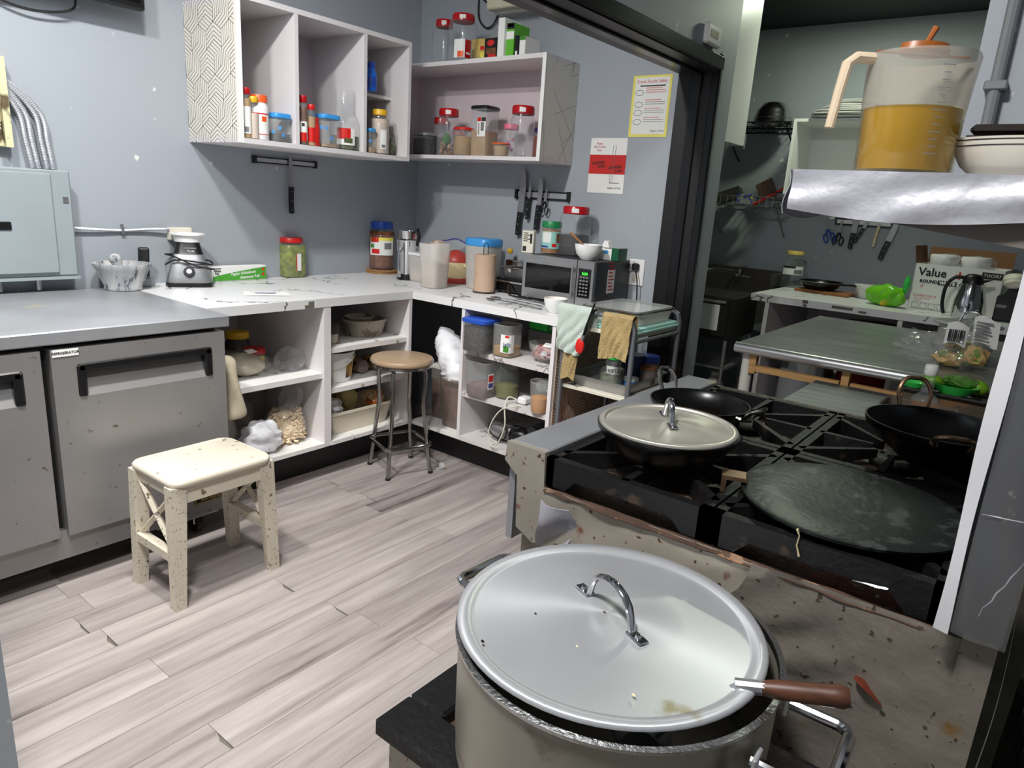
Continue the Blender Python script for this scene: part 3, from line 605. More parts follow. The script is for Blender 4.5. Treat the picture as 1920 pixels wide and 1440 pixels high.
G().blob((0,0,.018),(.02,.012,.02),4,.35,4,2,flat=-.016).obj('scrap','film_white',lt); G().tube([(-.01,-.01,.003),(-.04,-.03,.003),(-.075,-.03,.003)],.003,5).obj('tail','film_white',lt)
# ---------------------------------------------------------------- jars and bottles
def fills(n,c,var=.5,vs=60,rough=.8,bump=.5,c2=None): return mat(n,c,rough,var=var,vs=vs,bump=bump,bs=vs,c2=c2)
fills('seeds_dark',(66,60,58),c2=(30,28,28)); fills('powder_tan',(186,146,98),.15,20,bump=.1); fills('powder_turmeric',(172,126,48),.3,18); fills('powder_red',(150,62,40),.25,14,bump=.1); fills('powder_pink',(214,196,180),.1,14,bump=.1); fills('herb',(104,112,64),c2=(58,66,38),vs=50); fills('spice_brown',(120,74,44),.4,40); fills('pickle_red',(134,72,34),c2=(84,40,20),vs=40); fills('pickle_green',(152,160,52),c2=(92,100,26),vs=30); fills('dark_liquid',(36,26,22),.3,6,.2,0); fills('brown_mix',(132,92,84),c2=(84,58,60),vs=22); fills('olive_powder',(118,108,58),.15,9,bump=.1); fills('orange_powder',(206,136,46),.2,9,bump=.1); fills('peanut',(176,116,60),.2,12,.5,.1); fills('garlic',(190,160,130),c2=(120,84,66),vs=26)
Z1=1.588
def camang(p): return math.atan2(CAM.y-p[1],CAM.x-p[0])
def jar(label,u,vb,w,h,z,lid='red_lid',lidh=.16,body='clear',fill=None,fr=.5,sq=2,band=None,bz=(.15,.6),bw=1.1,neck=.84,shoulder=.8,name='jar',cat='jar',group=None,accent=None,at=None,lidr=1.06,tap=1,word=None,wm='ink',boff=0,lname='lid',sy=1,lsq=2,flip=0):
    p,r,H=sit(u,vb,w,h,z)
    if abs(z-Z1)<.01 and not at and p.x>.42-r: q=px(u,vb,.42-r); at=(.42-r,q.y,z)
    if abs(z-1.617)<.01 and not at and p.y<-.292+r: q=py(u,vb,-.292+r); at=(q.x,-.292+r,z)
    if at: p=V(at); k=depth((p.x,p.y,z))/FPX; r=w*k/2*1.02; H=h*k
    o=thing(name,label,cat,(p.x,p.y,z+.0012),0,group); n=28 if sq==2 else 32; B=H*(1-lidh) if lid else H; rb=r*tap; ca=camang(p)+boff
    ph=0 if sq==2 else 0
    G().lathe([(0,0),(rb*.93,0),(rb*.985,r*.07),(rb+(r-rb)*.4,B*.3),(r,B*shoulder),(r*(neck+1)/2+r*.02,B*(shoulder+.11)),(r*neck,B*min(.985,shoulder+.17)),(r*neck,B),(r*neck*.95,B)],n=n,p=sq,sy=sy).obj('body',body,o,50)
    if fill: G().lathe([(0,.004),(rb*.9,.004),(rb*.945,r*.08),(rb*.945+(r-rb)*.8*fr,B*fr),(r*.5,B*fr+r*.06),(0,B*fr+r*.03)],n=n,p=sq,sy=sy).obj('contents',fill,o,50)
    if lid:
        lr=r*neck*lidr; l=H-B
        G().lathe([(lr*.9,B-.001),(lr,B+l*.05),(lr*1.0,B+l*.75),(lr*.93,H),(0,H)],n=n,p=lsq,sy=sy).obj(lname,lid,o,45)
    if lid=='red_lid' and lidh>.14 and w>30:
        G().lathe([(lr*1.012,B+l*.2),(lr*1.012,B+l*.72)],n=8,p=lsq,a0=ca-.35,a1=ca+.2,sy=sy).obj('price_sticker','paper',o,40)
    if band:
        def patch(m,z0,z1,a0,a1,k,nm):
            q=G().lathe([(rb*k if tap!=1 else r*k,B*z0),(r*k,B*z1)],n=14,p=sq,a0=a0,a1=a1,sy=sy); return q.obj(nm,m,o,40)
        b=patch(band,bz[0],bz[1],ca-bw,ca+bw,1.012,'paper_label')
        if accent: 
            for am,z0,z1,f0,f1 in accent: 
                q=G().lathe([(r*1.02,B*(bz[0]+(bz[1]-bz[0])*z0)),(r*1.02,B*(bz[0]+(bz[1]-bz[0])*z1))],n=10,p=sq,a0=ca-bw+2*bw*f0,a1=ca-bw+2*bw*f1,sy=sy); q.obj('label_print',am,b,40)
        if word:
            k=1 if sq==2 else (abs(math.cos(ca))**sq+abs(math.sin(ca))**sq)**(-1/sq)
            text(word,r*.42,wm,b,(math.cos(ca)*r*k*1.05,math.sin(ca)*r*k*1.05,B*(bz[0]+bz[1])/2),(PI/2,PI*flip,ca+PI/2),bold=r*.006)
    return o
def decal(o,r,H,m,spots,ca,s=.014,k=1.01,sq=2):
    g=G()
    for a,z in spots:
        q=1 if sq==2 else (abs(math.cos(ca+a))**sq+abs(math.sin(ca+a))**sq)**(-1/sq); c=V((math.cos(ca+a)*r*q*k,math.sin(ca+a)*r*q*k,z*H)); t=V((-math.sin(ca+a),math.cos(ca+a),0)); n=V((math.cos(ca+a),math.sin(ca+a),0))
        for j in range(5):
            e=c+(t*math.cos(j*1.2566)+V((0,0,math.sin(j*1.2566))))*s*.6+n*.002
            vs=[e]+[e+(t*math.cos(i*PI/4)+V((0,0,math.sin(i*PI/4))))*s*.5 for i in range(8)]; g._add(vs,[[0,1+i,1+(i+1)%8] for i in range(8)])
    g.obj('flower_print',m,o,0)
Z1=1.588
jar('slim clear bottle with red cap and grey label against the cupboard side',463,253,18,88,Z1,'red_lid',.13,fill='powder_tan',fr=.9,band='paper',bz=(.1,.72),name='spice_bottle',cat='bottle',accent=[('ink_grey',.05,.25,.3,.7)])
jar('clear bottle with yellow screw cap behind the white orange capped bottle',476,247,20,74,Z1,'yellow_lid',.14,fill='powder_pink',fr=.7,name='spice_bottle',cat='bottle')
jar('white plastic bottle with orange screw cap and red print',487,259,34,78,Z1,'orange_lid',.17,body='white_plastic',band='paper',bz=(.1,.72),name='plastic_bottle',cat='bottle',accent=[('ink_red',.93,.99,0,1),('ink_red',.05,.09,0,1),('orange_lid',.62,.85,.62,.86),('ink_red',.4,.5,.05,.45)])
p,r,H=sit(523,263,33,50,Z1); o=jar('square canister with blue lid and flower prints beside the white bottle',523,263,33,50,Z1,'sky_lid',.17,'clear_thick','seeds_dark',.35,6,neck=1,shoulder=.82,name='canister',cat='canister',lsq=6); decal(o,r,H,'sky',[(-.5,.35),(.1,.5),(.5,.25)],camang(p),.009,sq=6)
jar('slim spice bottle with red flip cap and white tomato label',569,268,16,86,Z1,'red_lid',.14,fill='spice_brown',fr=.9,band='paper',bz=(.08,.55),name='spice_bottle',cat='bottle',accent=[('red',.0,.45,.1,.9),('ink',.75,.92,.35,.65)])
jar('short red topped spice bottle with red label behind the ketchup bottle',584,262,16,72,Z1,'red',.12,fill='powder_tan',fr=.8,band='red',bz=(.1,.5),name='spice_bottle',cat='bottle')
jar('plain red plastic ketchup bottle on the middle cupboard floor',588,270,23,50,Z1,'red',.1,body='red',neck=.8,shoulder=.7,name='sauce_bottle',cat='bottle')
jar('clear jar with worn red lid behind the blue lidded canister',604,258,24,60,Z1,'red',.14,fill='powder_pink',fr=.3,at=(.17,-1.02,Z1))
p,r,H=sit(611,274,39,58,Z1); o=jar('square canister with blue lid and flower prints beside the red ketchup bottle',611,274,39,58,Z1,'sky_lid',.14,'clear_thick','powder_tan',.12,6,neck=1,shoulder=.84,name='canister',cat='canister',lsq=6); decal(o,r,H,'sky',[(-.3,.62),(.05,.6),(.5,.3)],camang(p),.01,sq=6)
jar('large clear dome shaped jar of dried herbs with red and white label',646,279,54,104,Z1,None,fill='herb',fr=.24,band='paper',bz=(.08,.36),bw=.62,neck=.62,shoulder=.45,accent=[('red',.35,1,0,.75),('herb',.12,.42,.4,.85)],boff=.1)
p,r,H=sit(694,284,15,43,Z1); o=jar('narrow square canister with blue lid in the right cupboard bay',694,284,15,43,Z1,'sky_lid',.14,'clear_thick','powder_tan',.25,6,neck=1,shoulder=.84,name='canister',cat='canister',lsq=6); decal(o,r,H,'sky',[(0,.5)],camang(p),.007,sq=6)
jar('clear bottle with yellow lid and barcode label holding pink powder',711,284,35,78,Z1,'yellow_lid',.13,fill='powder_pink',fr=.9,neck=.72,shoulder=.74,band='paper',bz=(.12,.62),bw=.35,boff=.45,accent=[('ink_grey',.08,.24,.2,.8)],name='plastic_bottle',cat='bottle')
b=thing('herb_bag','clear bag of dried herbs knotted with a yellow band','bag',(.33,-.56,Z1+.0015)); G().blob((0,0,.045),(.045,.045,.05),3,.15,3,3,flat=-.0445).obj('herbs','herb',b); G().blob((0,0,.05),(.05,.05,.062),5,.12,4,3,flat=-.0495).obj('bag','film',b); G().cyl((-.03,0,.1),.022,.03,n=12,rot=M.Rotation(.5,3,'X')).obj('cap','yellow_lid',b)
jar('small bright blue plastic bottle alone on the little upper shelf',695,170,22,51,1.899+.0,'blue_lid',.22,body=mat('blue_bottle',(24,104,210),.3),band='blue_lid',bz=(.15,.6),accent=[('ink',.3,.6,.1,.3)],neck=.7,shoulder=.72,name='plastic_bottle',cat='bottle')
Z2=1.617
jar('dark spice jar with red lid at the corner end of the pink cupboard',783,279,28,70,Z2,fill='seeds_dark',fr=.6,at=(.27,-.075,Z2))
jar('wide jar of dark seeds with silver lid in the pink cupboard',796,292,44,42,Z2,mat('silver_lid',(190,192,196),.3,.7),.13,fill='seeds_dark',fr=.85,neck=1,shoulder=.8,lidr=1.02)
jar('small clear jar with faded red lid and blank label behind the silver lidded jar',813,272,23,46,Z2,'red',.15,fill='powder_pink',fr=.5,band='paper',bz=(.2,.7),at=(.44,-.1,Z2))
o=jar('big red lidded jar holding whole garlic bulbs and a green packet',839,292,42,84,Z2,fill=None,neck=.82); H=sit(839,292,42,84,Z2)
rn=random.Random(2); g=G()
for k in range(26):
    a=rn.uniform(0,6.3); q=H[1]*.72*math.sqrt(rn.random()); z=.014+.011*(k//5); g.lathe([(0,-.011),(.008,-.009),(.012,0),(.008,.008),(.002,.012),(0,.012)],(math.cos(a)*q,math.sin(a)*q,z),8)
g.obj('garlic_bulbs','garlic',o); G().blob((.0,-.01,.09),(.02,.03,.035),7,.3,4,2).obj('green_packet',mat('green_packet',(70,130,70),.4),o)
jar('red lidded spice jar behind the turmeric jar',874,262,24,46,Z2,fill='spice_brown',fr=.6,at=(.62,-.065,Z2))
jar('short turmeric jar with flat orange red lid',868,291,37,50,Z2,'red',.1,'clear_thick','powder_turmeric',.75,neck=.98,shoulder=.8,lidr=1.04)
p,r,H=sit(906,294,39,90,Z2)
jar('tall rectangular container with black flip lid and printed label of tan flour',906,294,39,90,Z2,'black_plastic',.07,'clear_thick','powder_tan',.55,7,band='paper',bz=(.42,.82),bw=.4,boff=-.35,neck=1,shoulder=.9,accent=[('red',.8,1,0,.5),('ink',.8,1,.55,1),('ink_grey',.1,.7,.15,.3),('ink_grey',.3,.75,.5,.85)],name='food_container',cat='container',lsq=7)
p,r,H=sit(943,282,27,60,Z2); o=jar('pink lidded jar printed with pink flowers behind the orange tub',943,282,27,60,Z2,'pink_lid',.15,'clear_thick',None,at=(.86,-.13,Z2),neck=.95); decal(o,r,H,mat('pink_print',(206,70,160),.5),[(-.4,.55),(.15,.3),(.3,.65),(-.1,.4)],camang((.86,-.13)),.01)
jar('small tan tub with thin orange lid on the pink cupboard floor',939,293,31,24,Z2,'orange_lid',.1,'clear_thick','powder_tan',.85,tap=.8,neck=1,shoulder=.88,lidr=1.08,name='tub',cat='tub')
jar('large waisted clear jar with red lid and white sticker by the cupboard end',976,295,46,92,Z2,fill=None,neck=.86,shoulder=.78)
jar('blue lidded jar of brick red powder in the pink cupboard corner',1003,287,28,60,Z2,'navy',.14,fill='powder_red',fr=.85,at=(1.125,-.17,Z2))
jar('blue lidded jar of brick red powder behind the waisted jar',990,287,28,56,Z2,'navy',.14,fill='powder_red',fr=.85,at=(1.02,-.068,Z2))
Z3=2.1115
jar('empty clear jar with red lid on top of the pink cupboard',826,112,34,79,Z3,neck=.86,sq=5,band=None,at=(.36,-.17,Z3))
jar('larger red lidded clear jar with white label above the pink cupboard',866,111,44,80,Z3,neck=.9,sq=5,band='paper',bz=(.03,.5),bw=.75,accent=[('red_lid',0,1,.62,1),('orange_lid',.03,.35,.25,.55),('ink_white',.2,.32,.68,.95)])
def carton(label,x0,x1,y0,y1,z,h,m,prints=(),rotz=0,name='carton',group=None,side=None):
    o=thing(name,label,'box',((x0+x1)/2,(y0+y1)/2,z+.001),rotz,group); w,d=(x1-x0)/2,(y1-y0)/2
    b=G().b2((-w,-d,0),(w,d,h),.0015).obj('box',m,o,0)
    for pm,a0,a1,b0,b1 in prints: G().b2((-w+2*w*a0,-d-.0008,h*b0),(-w+2*w*a1,-d+.001,h*b1)).obj('print',pm,b,0)
    if side: G().b2((w-.001,-d,0),(w+.0008,d,h)).obj('side_print',side,b,0)
    return o,b,w,d,h
def yb(u0,u1,y): return py(u0,100,y).x,py(u1,100,y).x
x0,x1=yb(884,931,-.2); o,b,w,d,h=carton('yellow snack carton printed with red roof logo on the pink cupboard','x' and x0,x1,-.2,-.15,Z3,.12,mat('chaat_yellow',(218,190,110),.5,c2=(190,160,90),vs=30),[('ink_yellow',.35,1,.0,.42),('red',.6,.95,.2,.42),('red',.35,.5,.52,.68)]); text('Chaat',.03,'ink',b,(0,-d-.0015,.012),(PI/2,0,0))
x0,x1=yb(910,934,-.26); o,b,w,d,h=carton('black spice box with oval logo in front of the yellow carton',x0,x1,-.27,-.22,Z3,.1,'black_plastic',[('red',.3,.9,.05,.2),('spice_brown',.15,.9,.2,.5)]); G().lathe([(0,0),(.025,.0008),(0,.001)],(0,-d-.001,.075),20,sy=.6,rot=M.Rotation(PI/2,3,'X')).obj('logo','red',b)
x0,x1=yb(934,946,-.28); carton('tall narrow white carton standing on the pink cupboard',x0,x1,-.29,-.15,Z3,.185,'paper')
x0,x1=yb(949,964,-.26); carton('tall bright green spice box with white panel',x0,x1,-.27,-.14,Z3,.16,mat('box_green',(96,180,46),.5),[('ink',0,1,.82,1),('paper',.05,1,.52,.75),('red',.2,.9,.88,.97)])
x0,x1=yb(966,973,-.26); carton('thin black box beside the bright green spice box',x0,x1,-.27,-.14,Z3,.098,'black_plastic',[('ink_white',.3,.8,.05,.25)])
x0,x1=yb(975,986,-.26); carton('white box with green top at the end of the pink cupboard',x0,x1,-.27,-.14,Z3,.092,'paper',[('ink_green',0,1,.8,1)])
# ---------------------------------------------------------------- left counter
CZ=.9
p,r,H=sit(233,549,92,50,CZ); mo=thing('mortar','grey and white marble mortar standing on the refrigerator top','mortar',(p.x,p.y,CZ+.0015))
G().lathe([(0,0),(r*.68,0),(r*.72,H*.06),(r*.70,H*.14),(r*.86,H*.5),(r*.98,H*.78),(r*1.08,H*.92),(r*1.07,H),(r*.92,H),(r*.85,H*.7),(r*.5,H*.2),(0,H*.14)],n=40).obj('bowl','marble',mo,50)
pe=thing('pestle','grey marble pestle leaning inside the mortar','pestle',(p.x+.01,p.y,CZ+.0015+H*.16)); G().tube([(0,0,.012),(-.008,-.012,.05),(-.015,-.022,H*.95)],[.02,.017,.024],12).obj('shaft','marble',pe); G().blob((-.016,-.024,H*.98),(.026,.026,.026),1,.02,2,2).obj('knob','marble',pe)
p=pz(268,530,CZ); ph=thing('cordless_phone','black cordless phone standing tilted in its cradle behind the mortar','phone',(.065,-1.80,CZ+.0012),math.radians(75))
G().prism([(-.04,0),(.045,0),(.035,.022),(-.02,.045),(-.04,.035)],-.035,.035,'x').obj('cradle',mat('phone_silver',(150,152,156),.35,.4),ph,0)
R3=M.Rotation(.28,3,'X'); G().box((0,-.0,.105),(.046,.022,.15),.006,R3).obj('handset','black_plastic',ph); G().box((0,-.019,.135),(.03,.002,.035),0,R3).obj('screen',mat('lcd',(120,140,150),.2),ph); G().box((0,.002,.085),(.03,.002,.05),0,R3).obj('keypad','grey_plastic',ph)
p=pz(352,536,CZ); bl=thing('countertop_blender','stainless blender motor base with black collar and dial','blender',(p.x-.035,p.y+.03,CZ+.0012),math.radians(62))
s4=math.sqrt(.5); k=.205/2
G().lathe([(0,0),(k*1.0,0),(k*1.02,.008),(k*.98,.02),(0,.02)],n=32,p=8).obj('foot','black_plastic',bl,50)
G().lathe([(k*.97,.02),(k*.95,.04),(k*.66,.135),(k*.62,.15),(0,.15)],n=32,p=7).obj('housing','steel',bl,40)
G().lathe([(k*.64,.15),(k*.6,.16),(k*.5,.2),(0,.2)],n=32,p=5).obj('collar','black_plastic',bl,40)
dl=G().cyl((0,-k*.84,.07),.026,.02,.022,20,M.Rotation(math.radians(73),3,'X')).obj('dial','black_plastic',bl); G().cyl((0,-k*.84-.02,.075),.012,.004,n=14,rot=M.Rotation(math.radians(73),3,'X')).obj('dial_cap','steel',dl)
G().box((.01,-k*.575,.178),(.05,.0008,.005),0,M.Rotation(math.radians(-20),3,'X')).obj('print_line','ink_grey',bl,0); text('Foods',.012,'ink_white',bl,(.012,-k*.62,.165),(math.radians(70),0,0))
G().tube(curve([(-.1,-.06,.1),(-.05,-.09,.125),(.05,-.085,.115),(.1,-.03,.1),(.09,.06,.11),(-.03,.09,.13),(-.1,.02,.14),(-.06,-.085,.14),(.03,-.092,.1),(.11,-.05,.08)],6),.004,6).obj('power_cord','rubber',bl)
wb=thing('plastic_bowl','white plastic bowl set upside on the blender base','bowl',(bl.location.x,bl.location.y,CZ+.2015)); G().lathe([(0,0),(.05,0),(.06,.005),(.066,.035),(.078,.037),(.078,.043),(.062,.042),(.056,.01),(0,.006)],n=36).obj('bowl','white_plastic',wb,50)
y0=px(398,520,.075).y; y1=px(500,518,.075).y
fb=thing('foil_box','long aluminium foil carton in white and green leaning by the wall','box',(.045,(y0+y1)/2,CZ+.001),PI/2); L=(y1-y0)/2; hb=.075
bx=G().b2((-L,-.028,0),(L,.028,hb),.002).obj('carton','paper',fb,0)
sw=G().sheet(lambda a,b:(-L+.004+(2*L-.006)*a,-.0292,.004+b*(.02+.045*a**.8)),24,3).obj('green_swoosh',mat('foil_green',(74,160,50),.4),bx,0)
text('Papier d\'aluminum',.021,'ink_white',bx,(.02,-.030,.040),(PI/2,-.08,0),sx=.9,bold=.0004); text('Aluminum Foil',.021,'ink_white',bx,(.055,-.030,.019),(PI/2,-.06,0),sx=.9,bold=.0004)
text('Rhino',.016,'ink',bx,(-L+.03,-.030,.054),(PI/2,0,0),bold=.0005); text('Foil',.015,'ink',bx,(-L+.026,-.030,.04),(PI/2,0,0),bold=.0005); G().b2((-L+.012,-.0295,.063),(-L+.05,-.028,.069)).obj('print_line','ink_grey',bx,0)
for z in (.03,.055): G().lathe([(0,0),(.008,0),(0,.0008)],(L-.02,-.0295,z),12,rot=M.Rotation(PI/2,3,'X')).obj('seal','red',bx)
jar('square jar of green pickled mango with red lid by the left wall',546,521,47,73,CZ,'red',.13,'clear','pickle_green',.93,4,band='paper',bz=(.2,.7),bw=.22,boff=.62,accent=[('red',0,1,0,.18)],neck=.86,shoulder=.85)
p=pz(715,511,CZ); ck=thing('cork_trivet','two stacked round cork mats under the pickle jar','trivet',(p.x,p.y,CZ+.001)); 
for z in (0,.012): G().lathe([(0,z),(.098,z),(.1,z+.004),(.098,z+.0105),(0,z+.0105)],(.004 if z else 0,0,0),32).obj('cork_mat','cork',ck,40)
jar('big jar of red mixed pickle with blue lid and white label on cork mats',718,508,47,86,CZ+.024,'blue_lid',.15,'clear','pickle_red',.93,band='paper',bz=(.36,.8),bw=1.0,neck=.8,shoulder=.78,accent=[('ink_yellow',.82,1,.0,1),('red',.72,1,.05,.38),('ink_green',.4,.62,.04,.2),('red',.08,.35,.1,.42),('ink_grey',.35,.7,.6,.9)],at=(p.x,p.y,0))
p,r,H=sit(763,526,40,80,CZ); sj=thing('blender_jar','tall stainless blender jar with black foot and steel handle in the corner','jar',(p.x,p.y,CZ+.001))
G().lathe([(0,0),(r*.95,0),(r*.9,.03),(0,.03)],n=28).obj('foot','black_plastic',sj); G().lathe([(r*.75,.03),(r*.8,.045),(r,H*.9),(r*1.05,H*.92),(r*.98,H*.92),(r*.78,.045),(0,.04)],n=32).obj('body','chrome',sj,50)
ca=camang(p)-.5; d=V((math.cos(ca),math.sin(ca),0)); G().tube([d*r*.95+V((0,0,H*.7)),d*(r+.03)+V((0,0,H*.72)),d*(r+.036)+V((0,0,H*.6)),d*(r+.03)+V((0,0,.02))],[.008,.011,.012,.01],10).obj('handle','chrome',sj)
s2=thing('steel_scoop','small steel jar with black handle resting on the tall blender jar','jar',(p.x+.0,p.y,CZ+.002+H*.925)); G().lathe([(0,0),(r*.8,0),(r*.95,.05),(r*.93,.05),(r*.78,.004),(0,.004)],n=28).obj('body','chrome',s2,50); ca+=1.1; d=V((math.cos(ca),math.sin(ca),0)); G().tube([d*r*.95+V((0,0,.045)),d*(r+.03)+V((0,0,.06)),d*(r+.045)+V((0,0,.02)),d*(r+.03)+V((0,0,-.03))],[.008,.012,.012,.008],10).obj('handle','black_plastic',s2)
jar('frosted square container of beige flour at the counter corner',813,542,46,82,CZ,None,.1,'frost','powder_pink',.55,5,tap=.86,neck=1.02,shoulder=.86,name='food_container',cat='container')
jar('clear square tub with pinkish contents and white lid behind the flour container',797,517,44,52,CZ,'white_plastic',.08,'frost','powder_pink',.4,5,tap=.9,neck=1,shoulder=.86,at=(.47,-.39,CZ),name='food_container',cat='container',lsq=5)
zb=thing('zip_bag','clear zip bag with violet seal lying on the corner containers','bag',(.44,-.2,CZ+.158)); rn=random.Random(8); ws=[(rn.uniform(3,9),rn.uniform(3,9),rn.uniform(0,6)) for _ in range(4)]
f_=lambda a,b:(-.12+.24*a,-.06+.14*b,.06*b+.05*math.sin(PI*a)*.5+.006*sum(math.sin(p_*a+q_*b+r_) for p_,q_,r_ in ws))
G().sheet(f_,16,12,.003).obj('bag','clear_thick',zb); G().tube([V(f_(i/12,1))+V((0,0,.002)) for i in range(13)],.004,6).obj('zip_seal',mat('violet',(66,62,150),.4),zb); G().blob((-.03,-.02,.045),(.05,.04,.03),3,.2,4,3).obj('nuts',fills('nut_mix',(150,110,80),c2=(220,205,190),vs=30),zb)
jar('open tub under the zip bag in the counter corner',820,500,60,40,CZ,'white_plastic',.1,'frost',None,.4,5,at=(.36,-.15,CZ),neck=1,shoulder=.9,name='food_container',cat='container',lsq=5)
p,r,H=sit(853,533,54,62,CZ); hp=thing('insulated_casserole','cream insulated casserole with red lid and red base','casserole',(p.x,p.y,CZ+.001)); 
G().lathe([(0,0),(r*.9,0),(r*.98,H*.1),(r*.95,H*.16),(0,H*.16)],n=36).obj('base',mat('pot_red',(176,62,52),.4),hp); bb=G().lathe([(r*.93,H*.16),(r,H*.22),(r,H*.62),(r*.96,H*.66),(0,H*.66)],n=36).obj('body','cream',hp,50); G().lathe([(r*1.0,H*.64),(r*.98,H*.72),(r*.7,H*.88),(r*.3,H*.97),(0,H)],n=36).obj('lid','pot_red',hp,50)
for s in (-1,1): G().box((s*r*1.05,0,H*.55),(.03,.04,.018),.004,).obj('lug','cream',hp)
jar('dark glass bottle with gold cap behind the blue lidded container',884,519,15,80,CZ,'ink_gold',.12,body=mat('dark_bottle',(26,22,16),.1),neck=.6,shoulder=.6,at=(.78,-.1,CZ),name='glass_bottle',cat='bottle',lidr=1.2)
jar('short bottle with yellow cap behind the blue lidded container',902,515,14,70,CZ,'yellow_lid',.12,fill='spice_brown',fr=.8,neck=.6,shoulder=.6,at=(.865,-.08,CZ),name='glass_bottle',cat='bottle',lidr=1.2)
jar('tall translucent container with blue snap lid beside the paper towel roll',902,544,54,92,CZ,'sky_lid',.15,'frost','powder_pink',.1,5,tap=.88,neck=1.0,shoulder=.9,lidr=1.06,name='food_container',cat='container',lsq=4,at=(.85,-.30,CZ))
p,r,H=sit(907,551,39,71,CZ); pt=thing('paper_towel','brown paper towel roll on a wire stand','paper roll',(p.x,p.y,CZ+.001)); G().lathe([(r*.28,.008),(r,.008),(r,H),(r*.28,H),(r*.28,.008)],n=36).obj('roll',mat('kraft',(196,166,142),.85,var=.06,vs=20),pt,50); G().tube(curve([(r*.0,0,.0),(r*1.2,0,.004),(0,r*1.2,.004),(-r*1.2,0,.004),(0,-r*1.2,.004),(r*1.1,-r*.2,.004)],6),.0025,6).obj('wire_base','rubber',pt)
ca=camang(p); t_=V((-math.sin(ca),math.cos(ca),0)); G().tube([t_*.012+V((0,0,.01)),t_*.012+V((0,0,H+.05)),t_*.006+V((0,0,H+.06)),t_*-.006+V((0,0,H+.06)),t_*-.012+V((0,0,H+.05)),t_*-.012+V((0,0,.01))],.0022,6).obj('wire_post','rubber',pt)
to=thing('toaster_oven','black toaster oven with chrome door bar between paper towels and microwave','oven',(1.085,-.2,CZ+.001)); 
G().b2((-.1,-.14,.012),(.1,.17,.085),.004).obj('body','black_plastic',to); G().b2((-.095,-.144,.02),(.095,-.139,.075)).obj('glass_door','dark_glass',to,0); G().tube([(-.09,-.155,.067),(.09,-.155,.067)],.006,8).obj('door_bar','chrome',to)
for x in (-.085,.085):
    for y in (-.12,.15): G().cyl((x,y,0),.01,.014,n=8).obj('foot','rubber',to)
G().tube(curve([(.0,-.16,.05),(.02,-.18,.01),(.07,-.2,.004),(.12,-.19,.004)],5),.004,6).obj('power_cord','rubber',to)
def tray(label,x,y,z,w,d,h,m='steel',rotz=0,name='steel_tray',nest=0):
    o=thing(name,label,'tray',(x,y,z),rotz); g=G()
    prof=[(w*.88,d*.86,0),(w*.96,d*.95,h*.9),(w*.97,d*.96,h-.002),(w*1.03,d*1.03,h),(w*1.03,d*1.03,h-.003),(w*.955,d*.945,h-.006),(w*.87,d*.85,.004)]
    P=[rrect(a,b,min(a,b)*.1,4) for a,b,_ in prof]; n=len(P[0]); vs=[(x_,y_,q[2]) for p_,q in zip(P,prof) for x_,y_ in p_]
    g._add(vs,[list(range(n))[::-1],list(range(6*n,7*n))]+[[k*n+i,k*n+(i+1)%n,(k+1)*n+(i+1)%n,(k+1)*n+i] for k in range(6) for i in range(n)]); g.obj('pan',m,o,40); return o
tray('deep steel tray lying on the black toaster oven',1.085,-.17,CZ+.0865,.2,.28,.055)
tray('shallow steel tray stacked on the deep steel tray',1.095,-.13,CZ+.143,.17,.23,.028)
tb=thing('ceramic_bowl','small beige bowl in the steel tray beside the towel roll','bowl',(1.04,-.27,CZ+.093)); G().lathe([(0,0),(.02,0),(.035,.04),(.033,.04),(.018,.004),(0,.004)],n=24).obj('bowl','offwhite',tb)
# ---------------------------------------------------------------- microwave and what stands on it
mx0,mx1,my0,my1=1.2,1.63,-.385,-.035; mz1=py(985,476,my0).z; mh=mz1-CZ-.012
mw=thing('microwave_oven','stainless and black microwave oven at the counter end','microwave',(mx0,my0,CZ+.001)); W_=mx1-mx0; Dp=my1-my0
G().b2((0,.02,.012),(W_,Dp,mh+.012),.004).obj('case',mat('mw_case',(44,46,50),.4),mw)
dr=G().b2((0,-.005,.012),(W_*.765,.02,.06)).b2((0,-.005,mh-.03),(W_*.765,.02,mh+.012)).b2((0,-.005,.06),(.018,.02,mh-.03)).b2((W_*.70,-.005,.06),(W_*.765,.02,mh-.03)).obj('door','steel',mw,0)
G().b2((.018,-.002,.06),(W_*.70,.02,mh-.03)).obj('window','dark_glass',dr,0); G().b2((W_*.725,-.03,.035),(W_*.755,-.02,mh-.012),.004).b2((W_*.73,-.021,.05),(W_*.75,-.004,.07)).b2((W_*.73,-.021,mh-.05),(W_*.75,-.004,mh-.03)).obj('handle','steel',dr)
cp=G().b2((W_*.772,-.005,.012),(W_,.02,mh+.012),.002).obj('control_panel','steel',mw); pn=G().b2((W_*.80,-.0065,.05),(W_*.965,-.004,mh-.025)).obj('keypad_panel','dark_glass',cp,0)
G().b2((W_*.82,-.0072,mh-.062),(W_*.945,-.006,mh-.037)).obj('display','dark_glass',cp,0); text('0:00',.02,mat('led_green',(60,230,60),.4,emit=1.5).name,cp,(W_*.885,-.008,mh-.05),(PI/2,0,0))
ky=G()
for r in range(7):
    for c in range(3): ky.b2((W_*(.822+.042*c),-.0072,.062+.017*r),(W_*(.85+.042*c),-.0062,.069+.017*r))
ky.obj('keys','ink_grey',cp,0)
sd=G().b2((W_-.001,.13,.07),(W_+.0012,.2,mh-.03)).obj('warning_label','paper',mw,0); g=G()
for k in range(9): g.b2((W_+.001,.137,.085+.017*k),(W_+.0018,.193-.01*(k%3),.091+.017*k))
g.obj('label_print','ink_red',sd,0)
for x in (.03,W_-.03):
    for y in (.04,Dp-.03): G().cyl((x,y,0),.012,.013,n=8).obj('foot','rubber',mw)
MZ=CZ+.001+mh+.012+.001
